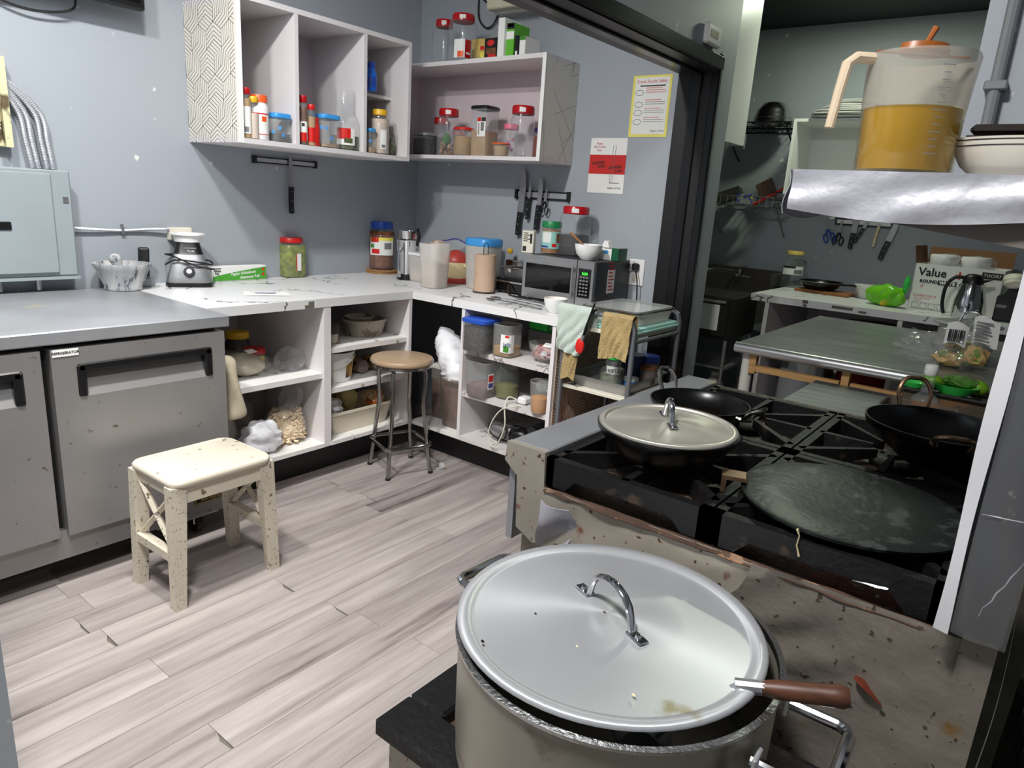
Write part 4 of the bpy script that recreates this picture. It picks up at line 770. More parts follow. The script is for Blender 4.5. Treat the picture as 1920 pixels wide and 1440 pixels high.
tn=thing('spice_tin','small white tin printed with black text on the microwave corner','tin',(py(990,455,-.33).x+.005,-.33,MZ),.3); bx=G().b2((-.032,-.018,0),(.032,.018,.115),.003).obj('tin','offwhite',tn)
for k in range(5): G().b2((-.024,-.0188,.06+.01*k),(.0+.02*(k%2),-.0178,.064+.01*k)).obj('print','ink',bx,0)
G().b2((.012,-.0188,.05),(.024,-.0178,.1)).obj('print','ink',bx,0); G().b2((-.026,-.0188,.01),(-.006,-.0178,.035)).obj('code_block','ink',bx,0)
jar('peanut butter jar with green lid and teal label on the microwave',1033,474,36,58,MZ,'green_lid',.2,'clear','peanut',.93,band=mat('teal_label',(150,206,196),.5),bz=(.2,.86),bw=1.25,neck=.95,shoulder=.86,accent=[('paper',.35,.95,.1,.5),('ink_blue',.05,.16,.05,.4),('spice_brown',.35,.9,.72,.98),('red',.1,.3,.55,.75)],at=(py(1033,450,-.2).x,-.2,MZ))
jar('big clear jar of dark tamarind with red lid on the microwave',1077,474,50,88,MZ,fill='dark_liquid',fr=.5,neck=.9,shoulder=.78,sq=4,at=(py(1077,440,-.14).x,-.14,MZ))
p=py(1103,470,-.3); k_=depth(p)/FPX; r,H=26*k_,28*k_; bw_=thing('white_bowl','white china bowl with wooden spoon on the microwave','bowl',(p.x,p.y,MZ)); 
def bowlp(r,H): return [(0,0),(r*.5,0),(r*.55,H*.06),(r*.85,H*.35),(r*.98,H*.8),(r,H),(r*.95,H),(r*.9,H*.75),(r*.5,H*.15),(0,H*.1)]
G().lathe(bowlp(r,H),n=32).obj('bowl','white_plastic',bw_,50)
sp=thing('wooden_spoon','small wooden spoon leaning in the white china bowl','spoon',(p.x,p.y,MZ+H*.35)); G().tube([(.02,.0,0),(-.03,-.02,H*.7),(-.085,-.05,H*1.35)],[.005,.0045,.0055],8).obj('handle','bread_wood',sp); G().blob((.025,0,0),(.018,.012,.004),1,.02,2,2).obj('bowl','bread_wood',sp)
p=pz(1145,481,MZ); tb=thing('tea_box','white and green tea carton at the microwave back corner','box',(py(1148,465,-.16).x,-.16,MZ),0); b=G().b2((-.06,-.04,0),(.06,.05,.056),.002).obj('carton','paper',tb,0); G().b2((.022,-.0408,0),(.0605,-.0395,.0625)).b2((.0595,-.04,0),(.0608,.05,.0625)).obj('green_panel',mat('tea_green',(22,84,56),.4),b,0); G().lathe([(0,0),(.014,0),(0,.001)],(-.01,-.0405,.04),16,sy=.7,rot=M.Rotation(PI/2,3,'X')).obj('logo','sky',b); G().prism([(-.05,0),(.0,0),(-.01,.028),(-.03,.034)],-.04,.0,'y').xf(M.Translation((0,.01,.062))).obj('torn_flap','paper',b,0)
# ---------------------------------------------------------------- rest of the counter
def spoonlike(label,a,b,name,m,bowl=(.022,.034),cat='spoon'):
    a=pz(*a,CZ); b=pz(*b,CZ); d=b-a; an=math.atan2(d.y,d.x); L=d.length
    o=thing(name,label,cat,(a.x,a.y,CZ+.0015),an); G().tube([(0,0,.006),(L*.3,0,.01),(L,0,.005)],[.003,.0045,.0055],8,flat=.5).obj('handle',m,o); G().blob((-.02,0,.007),(bowl[1],bowl[0],.006),1,.02,2,2).obj('bowl',m,o); return o
spoonlike('long steel serving spoon lying along the counter edge',(935,562),(1018,577),'serving_spoon','chrome')
spoonlike('thin steel spoon lying nearest the counter edge',(925,565),(1015,582),'serving_spoon','chrome_worn',(.014,.03))
tg=thing('tongs','dark steel tongs lying on the counter beside the spoons','tongs',pz(968,560,CZ)+V((0,0,.0015)),math.radians(-8)); 
for s in (-1,1): G().tube([(0,s*.018,.012),(.1,s*.012,.012),(.19,s*.003,.012)],[.011,.007,.006],8,flat=.5).obj('arm','iron',tg)
p,r,H=sit(1040,590,44,28,CZ); cb2=thing('soup_bowl','white bowl with orange sauce remains at the counter edge','bowl',(p.x,p.y,CZ+.0012)); G().lathe(bowlp(r,H),n=32).obj('bowl','white_plastic',cb2,50); G().lathe([(0,H*.7),(r*.86,H*.7),(0,H*.74)],n=24).obj('sauce','orange_powder',cb2)
ps=thing('paper_sheet','white paper sheet with blue heading on the left counter','paper',pz(500,551,CZ)+V((0,0,.0012)),math.radians(62)); G().sheet(lambda a,b:(-.1+.2*a,-.07+.14*b,.0006+.0008*math.sin(3*a+2*b)),6,6,.0004).obj('sheet','paper',ps,0); G().b2((-.05,-.008,.0022),(.04,.008,.0026)).obj('heading','ink_blue',ps,0)
G().b2((-.07,.03,.0022),(.06,.033,.0026)).obj('line','ink_grey',ps,0)
# ---------------------------------------------------------------- things on the walls
def rack(label,wallx,y0,y1,z0,z1,x0=None):
    o=thing('knife_rack',label,'knife rack',((wallx if wallx is not None else (y0+y1)/2),((y0+y1)/2 if wallx is not None else 0),z0)); L=(y1-y0)/2; h=z1-z0
    def tb(a,b,c,d): # along, depth range, z
        return G().b2((b[0],a[0],c),(b[1],a[1],d)) if wallx is not None else G().b2((a[0],-b[1],c),(a[1],-b[0],d))
    tb((-L,L),(.001,.012),0,h).obj('rail','black_plastic',o,0); tb((-L+.02,L-.004),(.011,.015),h*.2,h*.8).obj('strip','silver_lid',o,0); tb((-L-.002,-L+.016),(.001,.02),-.003,h+.003).obj('end_cap','black_plastic',o,0); tb((L-.014,L+.002),(.001,.02),-.003,h+.003).obj('end_cap','black_plastic',o,0)
    return o
rack('magnetic knife rack with one knife on the left wall',0,-1.187,-.796,1.498,1.53)
rack('magnetic knife rack holding three knives and scissors above the microwave',None,.826,1.2,1.408,1.455)
def knife(label,origin,ztop,zmid,zbot,bw,hw,on,tilt=0,m='steel',hm='black_plastic'):
    # hung blade up, handle down; on='x' left wall, 'y' back walls
    o=thing('kitchen_knife',label,'knife',origin); L=ztop-zmid
    bl_=[(-bw*.5,0),(bw*.5,0),(bw*.5,L*.55),(bw*.35,L*.8),(-bw*.25,L),(-bw*.5,L*.97)]
    T=M.Rotation(tilt,4,'Y') if on=='y' else M.Rotation(tilt,4,'X')
    B=G().prism([(a,b) for a,b in bl_],-.001,.001,'y'); Hn=G().prism([(-hw*.45,.004),(hw*.55,.004),(hw*.42,-(zmid-zbot)*.25),(hw*.4,-(zmid-zbot)*.7),(hw*.55,-(zmid-zbot)*.93),(hw*.2,-(zmid-zbot)),(-hw*.4,-(zmid-zbot)*.97),(-hw*.5,-(zmid-zbot)*.5)],-.008,.008,'y'); Rv=[G().cyl((0,-.0105,-(zmid-zbot)*q),.0032,.002,n=8,rot=M.Rotation(-PI/2,3,'X')) for q in (.15,.5,.85)]
    R=M.Rotation(PI/2,4,'Z') if on=='x' else M.Identity(4)
    B.xf(R@T if on=='y' else T@R).obj('blade',m,o,0); h_=Hn.xf(R@T if on=='y' else T@R).obj('handle',hm,o,20)
    for q in Rv: q.xf(R@T if on=='y' else T@R).obj('rivet','steel',h_)
    return o
knife('single bread knife with black riveted handle hanging on the left wall',(.026,-.972,1.383),1.566,1.383,1.244,.022,.026,'x')
def kn2(label,u,vt,vm,vb,bw,hw,tilt,y=-.027):
    a=py(u,vm,y); t_=py(u,vt,y).z; b_=py(u,vb,y).z; return knife(label,(a.x,y,a.z),t_,a.z,b_,bw,hw,'y',tilt)
kn2('wide chef knife with black handle on the rack above the microwave',975,315,399,442,.044,.03,math.radians(4))
kn2('slim paring knife with black handle between the larger knives',992,340,373,412,.016,.022,math.radians(3))
kn2('santoku knife with black handle beside the scissors',1010,333,386,432,.03,.028,math.radians(4))
def scissors(label,loc,s,m,on='y',tilt=.1):
    o=thing('scissors',label,'scissors',loc,0); T=M.Rotation(tilt,4,'Y')
    for k in (-1,1):
        G().prism([(k*.002,-.01),(k*.011,-.008),(k*.008,.05),(k*.001,.095)],-.0015-k*.001,.0015-k*.001,'y').xf(T@M.Scale(s,4)).obj('blade','steel',o,0)
        c=V((k*.022,0,-.062)); G().tube(curve([c+V((k*.014,0,.0)),c+V((k*.004,0,-.026)),c+V((-k*.012,0,-.012)),c+V((-k*.012,0,.014)),c+V((-k*.002,0,.03)),c+V((k*.01,0,.02))],5,True),.0045,7,closed=True).tube([c+V((-k*.008,0,.025)),(k*.004,0,-.005)],.006,7).xf(T@M.Scale(s,4)).obj('grip',m,o)
    return o
a=py(1022,380,-.026); scissors('black handled scissors on the rack above the microwave',(a.x,-.026,a.z+.01),.85,'black_plastic')
def poster(label,x0,x1,z0,z1,tilt=0):
    o=thing('poster',label,'poster',((x0+x1)/2,-.0015,(z0+z1)/2)); o.rotation_euler=(0,tilt,0); return o,(x1-x0)/2,(z1-z0)/2
o,w,h=poster('yellow bordered food safety poster beside the black opening frame',1.522,1.735,1.745,2.035)
pg=G().b2((-w,-.0004,-h),(w,.001,h)).obj('sheet',mat('poster_yellow',(232,222,110),.7),o,0); G().b2((-w*.86,-.001,-h*.9),(w*.88,-.0003,h*.93)).obj('page','paper',pg,0)
text('Cook Foods Safely',.022,'ink_red',pg,(0,-.0016,h*.8),(PI/2,0,0)); G().b2((-w*.6,-.0014,h*.64),(w*.7,-.0006,h*.68)).obj('subtitle','ink',pg,0)
g=G(); gr=G()
for i,z in enumerate((.5,.12,-.15,-.45)):
    G().tube([(-w*.6+math.cos(t*PI/8)*.022,-.0015,h*z-.008+math.sin(t*PI/8)*.013) for t in range(16)],.0012,4,closed=True).obj('food_drawing','ink_grey',pg,0)
    for k in range(3): (gr if (k==0 or i==0) else g).b2((-w*.28,-.0014,h*z+.012-.01*k),(w*(.75-.2*(k==0)),-.0006,h*z+.0145-.01*k))
g.obj('text_lines','ink_grey',pg,0); gr.obj('red_lines','ink_red',pg,0); text('Region of Peel',.013,'ink',pg,(w*.5,-.0016,-h*.8),(PI/2,0,0))
o,w,h=poster('white poster with broad red danger zone band above the microwave',1.305,1.524,1.462,1.74)
pg=G().b2((-w,-.0004,-h),(w,.001,h)).obj('sheet','paper',o,0); G().b2((-w,-.001,-h*.3),(w,-.0003,h*.4)).obj('red_band','ink_red',pg,0)
for i,(s,z) in enumerate((('Keep',.8),('Hot Foods',.68),('Hot',.56))): text(s,.017,'ink_red',pg,(-w*.5,-.0016,h*z),(PI/2,0,0))
for x,z in ((-.5,.1),(.45,-.05)): text('DANGER',.019,'ink',pg,(w*x,-.0016,h*z),(PI/2,-.1,0),bold=.0006); text('ZONE',.017,'ink',pg,(w*x+.02,-.0016,h*z-.018),(PI/2,-.1,0),bold=.0006)
G().tube([(w*.2,-.0015,-h*.55),(w*.28,-.0015,h*.75),(w*.42,-.0015,h*.75),(w*.34,-.0015,-h*.5),(w*.27,-.0015,-h*.62)],.0009,4,closed=True).obj('thermometer_drawing','ink_grey',pg,0)
text('Region of Peel',.014,'ink',pg,(w*.5,-.0016,-h*.8),(PI/2,0,0)); G().b2((w*.2,-.0014,-h*.63),(w*.75,-.0006,-h*.6)).obj('text_lines','ink_grey',pg,0)
ol=thing('wall_outlet','white wall outlet with black plug and cords beside the microwave','outlet',(1.655,-.001,1.07)); G().b2((-.045,-.008,-.068),(.045,0,.068),.003).obj('cover_plate','white_plastic',ol)
for z in (-.03,.03): G().b2((-.018,-.010,z-.015),(.018,-.007,z+.015),.003).obj('socket','offwhite',ol)
pg=G().b2((-.016,-.035,.012),(.02,-.009,.048),.006).obj('plug','rubber',ol); G().tube(curve([(-.01,-.035,.025),(-.045,-.045,-.01),(-.05,-.04,-.09),(-.03,-.03,-.155)],6),.004,6).obj('cord','grey_plastic',pg); G().tube(curve([(.01,-.035,.02),(.03,-.04,-.05),(.035,-.03,-.16)],6),.0035,6).obj('cord','rubber',pg)
bp=thing('outlet_box','blank off white outlet box on the left wall behind the blender','outlet',(.001,-1.6,1.135)); G().b2((0,-.055,-.03),(.035,.055,.03),.003).obj('box','offwhite',bp)
# electrical panel, phone block and cables on the left wall
ep=thing('electrical_panel','flat grey electrical panel door on the left wall above the refrigerator','electrical panel',(.001,-2.45,.965))
G().b2((0,-.4,0),(.1,.36,.43),.006).obj('cabinet','grey_paint',ep,30); G().b2((.1,-.38,.015),(.112,.285,.415),.004).obj('door','grey_paint',ep,30); G().b2((.111,px(-12,403,.115).y+2.45,.19),(.119,px(19,403,.115).y+2.45,.222),.003).obj('latch','black_plastic',ep); G().b2((.1,.325,.3),(.103,.345,.325)).obj('staple','steel',ep,0); G().b2((.0,-.4,-.012),(.115,.36,-.001)).obj('bottom_flange','grey_paint',ep,0)
for y in (.08,.22): G().tube([(.05,y,-.012),(.05,y,-.06)],.012,8).obj('conduit_stub','steel',ep)
pb=thing('phone_block','beige telephone terminal block with orange and blue strips on the left wall','terminal block',(.001,-2.42,1.47)); G().b2((0,-.25,0),(.045,.16,.33),.004).obj('board',mat('block_beige',(206,200,160),.6,stain=(90,76,50),ss=9,sa=.4),pb)
for z,m_ in ((.26,mat('strip_orange',(232,150,50),.5)),(.03,mat('strip_blue',(42,120,170),.5))): G().b2((.045,-.25,z),(.062,.1,z+.026)).obj('label_strip',m_,pb,0)
g=G()
for k in range(14): g.b2((.045,.08,.065+.013*k),(.07,.115,.071+.013*k))
g.obj('terminals','block_beige',pb,0); G().b2((.045,.125,.0),(.075,.15,.33)).obj('side_rail','block_beige',pb,0)
wl_=thing('wire_card','small white printed card among wires under the terminal block','card',(.001,-2.35,1.4)); G().b2((0,-.07,0),(.012,.03,.058)).obj('card','paper',wl_,0); g=G()
for k in range(4): g.b2((.0115,-.055+.02*k,.006),(.0128,-.045+.02*k,.014))
g.obj('print','ink',wl_,0)
def armour(label,pts,r,name='armoured_cable',group=None):
    Q=curve(pts,40); rr=[r*(1 if i%2 else .82) for i in range(len(Q))]; base=Q[-1].copy(); o=thing(name,label,'cable',base,0,group); g=G().tube([q-base for q in Q],rr,8); g.obj('armour',mat('armour_metal',(196,198,204),.3,.6),o,20); return o
for dy,wh,k in ((0,'nearest the terminal block',0),(.055,'third from the terminal block',1),(.078,'outermost from the terminal block',2),(.022,'second from the terminal block',3)): armour('silver armoured cable entering the electrical panel '+wh,[(.03,-2.5,1.73+.003*k),(.035,-2.33+dy*.6,1.725),(.035,-2.235+dy,1.62),(.035,-2.215+dy,1.5),(.035,-2.2+dy*.95,1.397)],.0115,group='armoured cables above the panel')
o=armour('silver armoured cable running level from the panel to the outlet box',[(.03,-1.655,1.157),(.02,-1.75,1.155),(.012,-1.86,1.148),(.02,-1.98,1.153),(.025,-2.086,1.16)],.0075); G().box((.012-.025+.0,.226,-.012),(.02,.012,.03),.002).obj('clamp','steel',o); G().box((.0-.015,.226,.008),(.012,.012,.018),.002).obj('clamp_screw','steel',o)
tv=thing('wall_television','black flat television mounted high on the left wall','television',(.0,-2.25,2.068)); G().b2((.09,-.62,0),(.135,.5,.5),.006).obj('screen_case','black_plastic',tv); G().b2((.135,-.6,.025),(.137,.48,.48)).obj('screen','dark_glass',tv,0); G().b2((0,-.1,.15),(.09,.1,.35)).obj('wall_bracket','steel',tv,0)
G().tube(curve([(.06,.25,.05),(.05,.25,-.04),(.04,.12,-.075),(.03,-.0,-.06),(.02,-.1,-.01),(.02,-.15,.1)],6),.005,6).obj('cord','rubber',tv); G().tube(curve([(.03,-.3,.1),(.02,-.3,-.06),(.02,-.25,-.16),(.02,-.27,-.22),(.02,-.33,-.26)],6),.005,6).obj('cord','rubber',tv)
rt=thing('wall_router','beige wall box with dark logo hanging by cords above the pink cupboard','wall box',(.8,-.001,2.39)); 
b=G().b2((-.16,-.14,0),(.16,0,.19),.006).obj('case',mat('router_beige',(206,200,176),.5),rt); G().b2((.0,-.1412,.025),(.1,-.1395,.047)).obj('logo_plate','ink',b,0); G().b2((-.12,-.1,-.02),(.13,-.01,.002)).obj('base_tray','clear_thick',rt,0)
G().tube(curve([(-.15,-.03,.03),(-.2,-.02,-.04),(-.26,-.015,-.055),(-.32,-.012,.0),(-.33,-.01,.1)],6),.005,6).obj('cord','rubber',rt); G().tube(curve([(-.13,-.03,.2),(-.2,-.02,.12),(-.24,-.015,.07),(-.3,-.012,.1)],6),.005,6).obj('cord','rubber',rt)
a=px(1312,68,1.97); b=px(1343,100,1.97); th=thing('thermostat','white wall thermostat above the black opening frame','thermostat',(1.971,(a.y+b.y)/2,2.11)); bb=G().b2((0,-.075,0),(.028,.075,.085),.008).obj('case','white_plastic',th); G().b2((.028,-.05,.03),(.0295,.03,.06)).obj('screen',mat('lcd_tan',(170,166,140),.3),bb,0)
# ---------------------------------------------------------------- trolley by the opening
tx0,tx1,ty0,ty1=1.715,2.06,-.735,-.30
tr=thing('kitchen_trolley','grey tube kitchen trolley with two cream shelves in the opening','trolley',(tx0,ty0,0)); Wt,Dt=tx1-tx0,ty1-ty0
for y in (0,Dt): G().tube([(0,y,.02),(0,y,.9),(.012,y,.935),(.04,y,.947),(Wt-.04,y,.947),(Wt-.012,y,.935),(Wt,y,.9),(Wt,y,.02)],.0115,10).obj('side_frame','grey_tube',tr)
for z,t_ in ((.862,.018),(.585,.016)): G().b2((.005,.01,z),(Wt-.005,Dt-.01,z+t_),.002).obj('shelf','offwhite',tr,0)
for z in (.85,.575):
    for x in (0,Wt): G().tube([(x,0,z),(x,Dt,z)],.009,8).obj('rail','grey_tube',tr)
for x in (0,Wt):
    for y in (0,Dt): G().cyl((x-.012,y-.01,.022),.022,.022,n=14,rot=M.Rotation(PI/2,3,'Y')).obj('caster','rubber',tr)
TZ=.8815
for k,(dx,label) in enumerate(((.0,'pale mint plastic cutting board lowest on the trolley'),(-.008,'pale mint plastic cutting board upper one under the clear lidded pan'))):
    o=thing('cutting_board',label,'cutting board',((tx0+tx1)/2+.01+dx,(ty0+ty1)/2+.005,TZ+k*.0112)); G().b2((-Wt/2+.03,-Dt/2+.02,0),(Wt/2-.005,Dt/2-.005,.010),.002).obj('board',mat('mint',(178,226,216),.45),o)
o=thing('food_pan','rectangular food pan with clear lid and foil rim on mint cutting boards','food pan',((tx0+tx1)/2+.012,(ty0+ty1)/2+.02,TZ+.0235)); bw2,bd=.285,.36
g=G(); prof=[(bw2*.9,bd*.9,0),(bw2*.98,bd*.98,.052),(bw2*.95,bd*.96,.052),(bw2*.88,bd*.88,.004)]; P=[rrect(a,b,.03,4) for a,b,_ in prof]; n=len(P[0]); g._add([(x_,y_,q[2]) for p_,q in zip(P,prof) for x_,y_ in p_],[list(range(n))[::-1],list(range(3*n,4*n))]+[[k*n+i,k*n+(i+1)%n,(k+1)*n+(i+1)%n,(k+1)*n+i] for k in range(3) for i in range(n)]); g.obj('pan','frost',o,40)
g=G(); prof=[(bw2*1.02,bd*1.02,.05),(bw2*1.05,bd*1.04,.054),(bw2*1.05,bd*1.04,.06),(bw2*.97,bd*.97,.064)]; P=[rrect(a,b,.035,4) for a,b,_ in prof]; g._add([(x_,y_,q[2]) for p_,q in zip(P,prof) for x_,y_ in p_],[[k*n+i,k*n+(i+1)%n,(k+1)*n+(i+1)%n,(k+1)*n+i] for k in range(3) for i in range(n)]); lo=g.obj('lid_rim','chrome_worn',o,40); G().prism(rrect(bw2*.97,bd*.97,.03,4),.060,.066).obj('lid_panel','clear_thick',lo,30); G().b2((-.05,-.08,.02),(.05,.05,.03),.004).obj('contents','white_plastic',o)
tray('deep steel baking tray on the lower trolley shelf',(tx0+tx1)/2+.0,(ty0+ty1)/2,.6025,Wt-.03,Dt-.03,.055,'steel')
jar('upturned bay leaves jar with green top on the lower trolley tray',1125,714,42,62,.61,'bright_green',.2,'clear_thick','herb',.55,4,band='paper',bz=(.5,.8),bw=.6,neck=.6,shoulder=.55,word='BAY LEAVES',flip=1,lidr=1.3,at=(1.9,-.59,.61))
jar('navy lidded tub standing on edge on the lower trolley tray',1165,690,40,50,.61,'navy',.5,'navy',neck=1,shoulder=.8,at=(1.92,-.44,.61),name='tub',cat='tub')
jar('round tub with royal blue lid at the back of the lower trolley tray',1200,700,36,46,.61,'blue_lid',.25,'clear_thick','brown_mix',.7,neck=1,shoulder=.85,at=(1.96,-.36,.61),name='tub',cat='tub')
jar('squat brown jar beside the navy tub on the lower trolley tray',1195,710,30,34,.61,'spice_brown',.2,'clear_thick','spice_brown',.8,neck=1,shoulder=.85,at=(2.0,-.44,.61))
jar('small white and blue pot on the lower trolley tray front',1165,715,26,20,.61,'white_plastic',.3,'sky',neck=1,shoulder=.85,at=(1.985,-.57,.61),name='tub',cat='tub')
def towel(label,x0,x1,drop_f,drop_b,m,seed,wave=.006,skew=0,taper=0,y=ty0,zr=.96):
    rn=random.Random(seed); ws=[(rn.uniform(6,18),rn.uniform(1,5),rn.uniform(0,6)) for _ in range(5)]
    o=thing('kitchen_towel',label,'towel',((x0+x1)/2,y,zr)); w=(x1-x0)/2; T=drop_f+drop_b
    def f(a,b):
        s=b*T-drop_b; k=sum(math.sin(p*a+q*b*4+r) for p,q,r in ws)*wave/2; q=max(0,s)/drop_f
        x=-w+2*w*a; x=x*(1-taper*q)+skew*q
        if s<0: return (x,.019+abs(k)*.6,.0+s)
        c=min(s/.03,1)
        return (x,.019-.038*c-abs(k)*(.3+q),-max(0,s-.02)+.004*math.sin(c*PI)-.02*q*abs(math.sin(2.2*a+seed)))
    G().sheet(f,20,30,.003).obj('cloth',m,o); return o
mat('mint_cloth',(186,198,188),.9,var=.12,vs=9,stain=(150,160,120),ss=8,sa=.36,bump=.3,bs=200); mat('tan_cloth',(178,154,106),.95,var=.2,vs=12,stain=(120,104,60),ss=6,sa=.38,bump=.6,bs=180)
towel('pale mint kitchen towel over the trolley rail',tx0-.03,tx0+.155,.215,.1,'mint_cloth',3,.012,-.015,.35,y=ty0-.008,zr=.968)
towel('long dirty tan towel hanging below the mint towel',tx0+.03,tx0+.12,.33,.08,'tan_cloth',5,.008,-.03,.2,zr=.958)
towel('tan terry towel over the trolley rail beside the red brush',tx0+.2,tx0+.345,.2,.1,'tan_cloth',8,.008,-.01,.05)
a=py(1115,570,ty0-.04); b=py(1085,655,ty0-.04); sb=thing('basting_brush','long black handled brush with red silicone head hung on the trolley','brush',a); d=b-a; L=d.length; d=d.normalized()
G().tube([d*0,d*L*.5,d*L*.72],[.006,.010,.008],8,flat=.6).obj('handle','black_plastic',sb); G().tube([d*L*.68,d*L*.8],[.009,.007],8).obj('ferrule','grey_plastic',sb); G().blob(d*L*.93,(.022,.01,.036),2,.05,2,3).obj('head','red',sb); G().tube([(V((math.cos(t*PI/5)*.007,0,.01+math.sin(t*PI/5)*.01))) for t in range(10)],.0022,5,closed=True).obj('hanging_loop','rubber',sb)
# ---------------------------------------------------------------- things on the lower shelves
def bag(label,loc,r,seed,inner=None,film='film',amp=.22,fr=4,name='plastic_bag',flat=None,innerscale=.82,crease=.25):
    o=thing(name,label,'bag',loc); fl=-r[2]*.8 if flat is None else flat
    if inner: G().blob((0,0,r[2]*.8*innerscale),(r[0]*innerscale,r[1]*innerscale,r[2]*innerscale),seed+1,amp*.5,2.5,3,flat=fl*innerscale).obj('contents',inner,o)
    G().blob((0,0,r[2]*.8),r,seed,amp,fr,4,flat=fl,crease=crease).obj('bag',film,o); return o
def tub(label,loc,w,d,h,m,rotz=0,name='tub',rim=True,cat='tub',rad=.3):
    o=thing(name,label,cat,loc,rotz); g=G(); rr=min(w,d)*rad
    prof=[(w*.86,d*.84,0),(w*.97,d*.96,h*.86),(w*1.02,d*1.02,h*.88),(w*1.02,d*1.02,h),(w*.95,d*.94,h),(w*.84,d*.82,.006)]
    P=[rrect(a,b,rr,5) for a,b,_ in prof]; n=len(P[0]); g._add([(x_,y_,q[2]) for p_,q in zip(P,prof) for x_,y_ in p_],[list(range(n))[::-1],list(range(5*n,6*n))]+[[k*n+i,k*n+(i+1)%n,(k+1)*n+(i+1)%n,(k+1)*n+i] for k in range(5) for i in range(n)]); g.obj('body',m,o,40); return o
mat('sack',(214,202,176),.85,var=.12,vs=8,bump=.3,bs=30); mat('white_bag',(226,226,230),.45,bump=.5,bs=14); mat('grimy_tub',(176,166,150),.55,var=.15,vs=12,stain=(120,108,92),ss=18,sa=.4); mat('cashew',(236,214,176),.6); mat('dark_cloth',(56,50,46),.8,var=.3); mat('blue_bag',(40,58,120),.4)
A=.5415
sk=thing('flour_sack','slumped cream cotton flour sack hanging over the shelf beside the refrigerator','sack',(.725,-1.812,A+.0)); G().tube(curve([(-.06,0,.035),(-.02,0,.085),(.055,.0,.12),(.088,.0,.04),(.094,.0,-.06),(.092,0,-.1)],5),[.036+.012*math.sin(i*.35) for i in range(26)],14,flat=1.0).xf(M.Diagonal((.78,1.25,1,1))).obj('sack','sack',sk,60)
jar('big dark jar with wide yellow lid at the back of the flour shelf',525,642,48,62,A,'yellow_lid',.2,body=mat('smoke',(58,52,46),.15),neck=.8,shoulder=.75,at=(.36,-1.52,A))
jar('honey jar with red lid and yellow label on the flour shelf',533,664,36,38,A,'red',.28,'clear_thick','powder_turmeric',.9,band='ink_yellow',bz=(.1,.9),bw=1.2,neck=1,shoulder=.85,at=(.47,-1.50,A),accent=[('spice_brown',.3,.6,.2,.7)])
bag('clear bag of white flour with price tag on the shelf by the sack',(.52,-1.60,A+.001),(.13,.12,.06),3,'sack','film',.2,5)
bag('crumpled empty clear bag at the front of the flour shelf',(.60,-1.40,A+.001),(.07,.075,.06),8,None,'film',.3,6)
tg_=thing('price_tag','small white price tag on the clear flour bag','tag',(.6,-1.6,A+.118),.3); G().box((0,0,0),(.03,.05,.002),0,M.Rotation(.3,3,'Y')).obj('tag','paper',tg_,0)
bag('brown paper bag in the dark back of the flour shelf',(.25,-1.72,A+.001),(.12,.1,.1),12,None,mat('brown_paper',(124,98,72),.85),.15,3)
A=.1915
bag('large clear bag slumped behind the white carrier bag',(.45,-1.68,A+.0),(.17,.15,.16),21,'offwhite','film',.2,4,innerscale=.5)
bag('white knotted carrier bag on the lowest shelf by the step stool',(.66,-1.60,A+.0),(.075,.1,.085),25,None,'white_bag',.25,5)
bag('frosted plastic bag at the back behind the cashew bag',(.3,-1.45,A+.001),(.1,.1,.16),27,None,'grimy_clear',.2,5)
cb_=thing('cashew_bag','clear bag full of whole cashew nuts on the lowest shelf','bag',(.60,-1.425,A+.001)); rn=random.Random(6); g=G()
for k in range(420):
    a=rn.uniform(0,6.3); z=rn.random()**.8*.14; R_=.088*(1-.25*(z/.15)**2); q=R_*(.8+.2*rn.random()); c=V((math.cos(a)*q*.95,math.sin(a)*q,z+.012)); t=rn.uniform(0,6.3); d1=V((math.cos(t),math.sin(t),rn.uniform(-.6,.6))).normalized(); d2=d1.cross(V((rn.gauss(0,1),rn.gauss(0,1),rn.gauss(0,1)))).normalized()
    g.tube([c-d1*.011,c-d1*.005+d2*.005,c+d1*.005+d2*.005,c+d1*.011],[.0028,.0055,.0055,.0028],5)
tag(g.obj('cashews','cashew',cb_,60),kind='stuff'); G().blob((0,0,.07),(.08,.082,.08),3,.05,3,3,flat=-.068).obj('nut_core','cashew',cb_)
G().blob((0,0,.09),(.1,.102,.1),4,.08,4,3,flat=-.089).obj('bag','film',cb_); G().blob((.01,.02,.21),(.05,.06,.07),9,.3,5,3).obj('bag_top','film',cb_)
A=.6565
tub('oval greyish plastic basin on the top shelf behind the stool',(.56,-.905,A),.19,.24,.085,'grimy_tub',.1,'oval_tub',rad=.45)
o=tub('flat lid tub stacked inside the oval basin',(.55,-.93,A+.055),.13,.16,.045,'grimy_tub',.3,'oval_tub',rad=.45)
jar('stacked flat tubs with dark lids on the top shelf by the divider',640,640,44,36,A,'dark_cloth',.5,'grimy_tub',neck=1.0,shoulder=.8,at=(.62,-1.20,A),name='tub',cat='tub')
bag('dark blue packet at the back of the top shelf behind the stool',(.34,-1.08,A+.001),(.05,.06,.11),31,None,'blue_bag',.15,3,crease=.1)
A=.4565
p=(.60,-1.135,A); bk=thing('plastic_bucket','white plastic bucket with handle and yellow label on the middle shelf','bucket',p); r,H=.098,.15
G().lathe([(0,0),(r*.85,0),(r*.86,.004),(r,H*.9),(r*1.05,H*.91),(r*1.05,H),(r*.98,H),(r*.83,.006),(0,.005)],n=40).obj('body','white_plastic',bk,50)
ca=camang(p); q=lambda z:r*(.86+.14*z/(H*.9))*1.006
for a_,w_ in ((-1.0,.35),(1.0,.3)): G().lathe([(q(.02),.02),(q(.1),.1)],n=8,a0=ca+a_-w_,a1=ca+a_+w_).obj('label',mat('bucket_label',(190,150,50),.5,c2=(80,50,30),vs=20),bk)
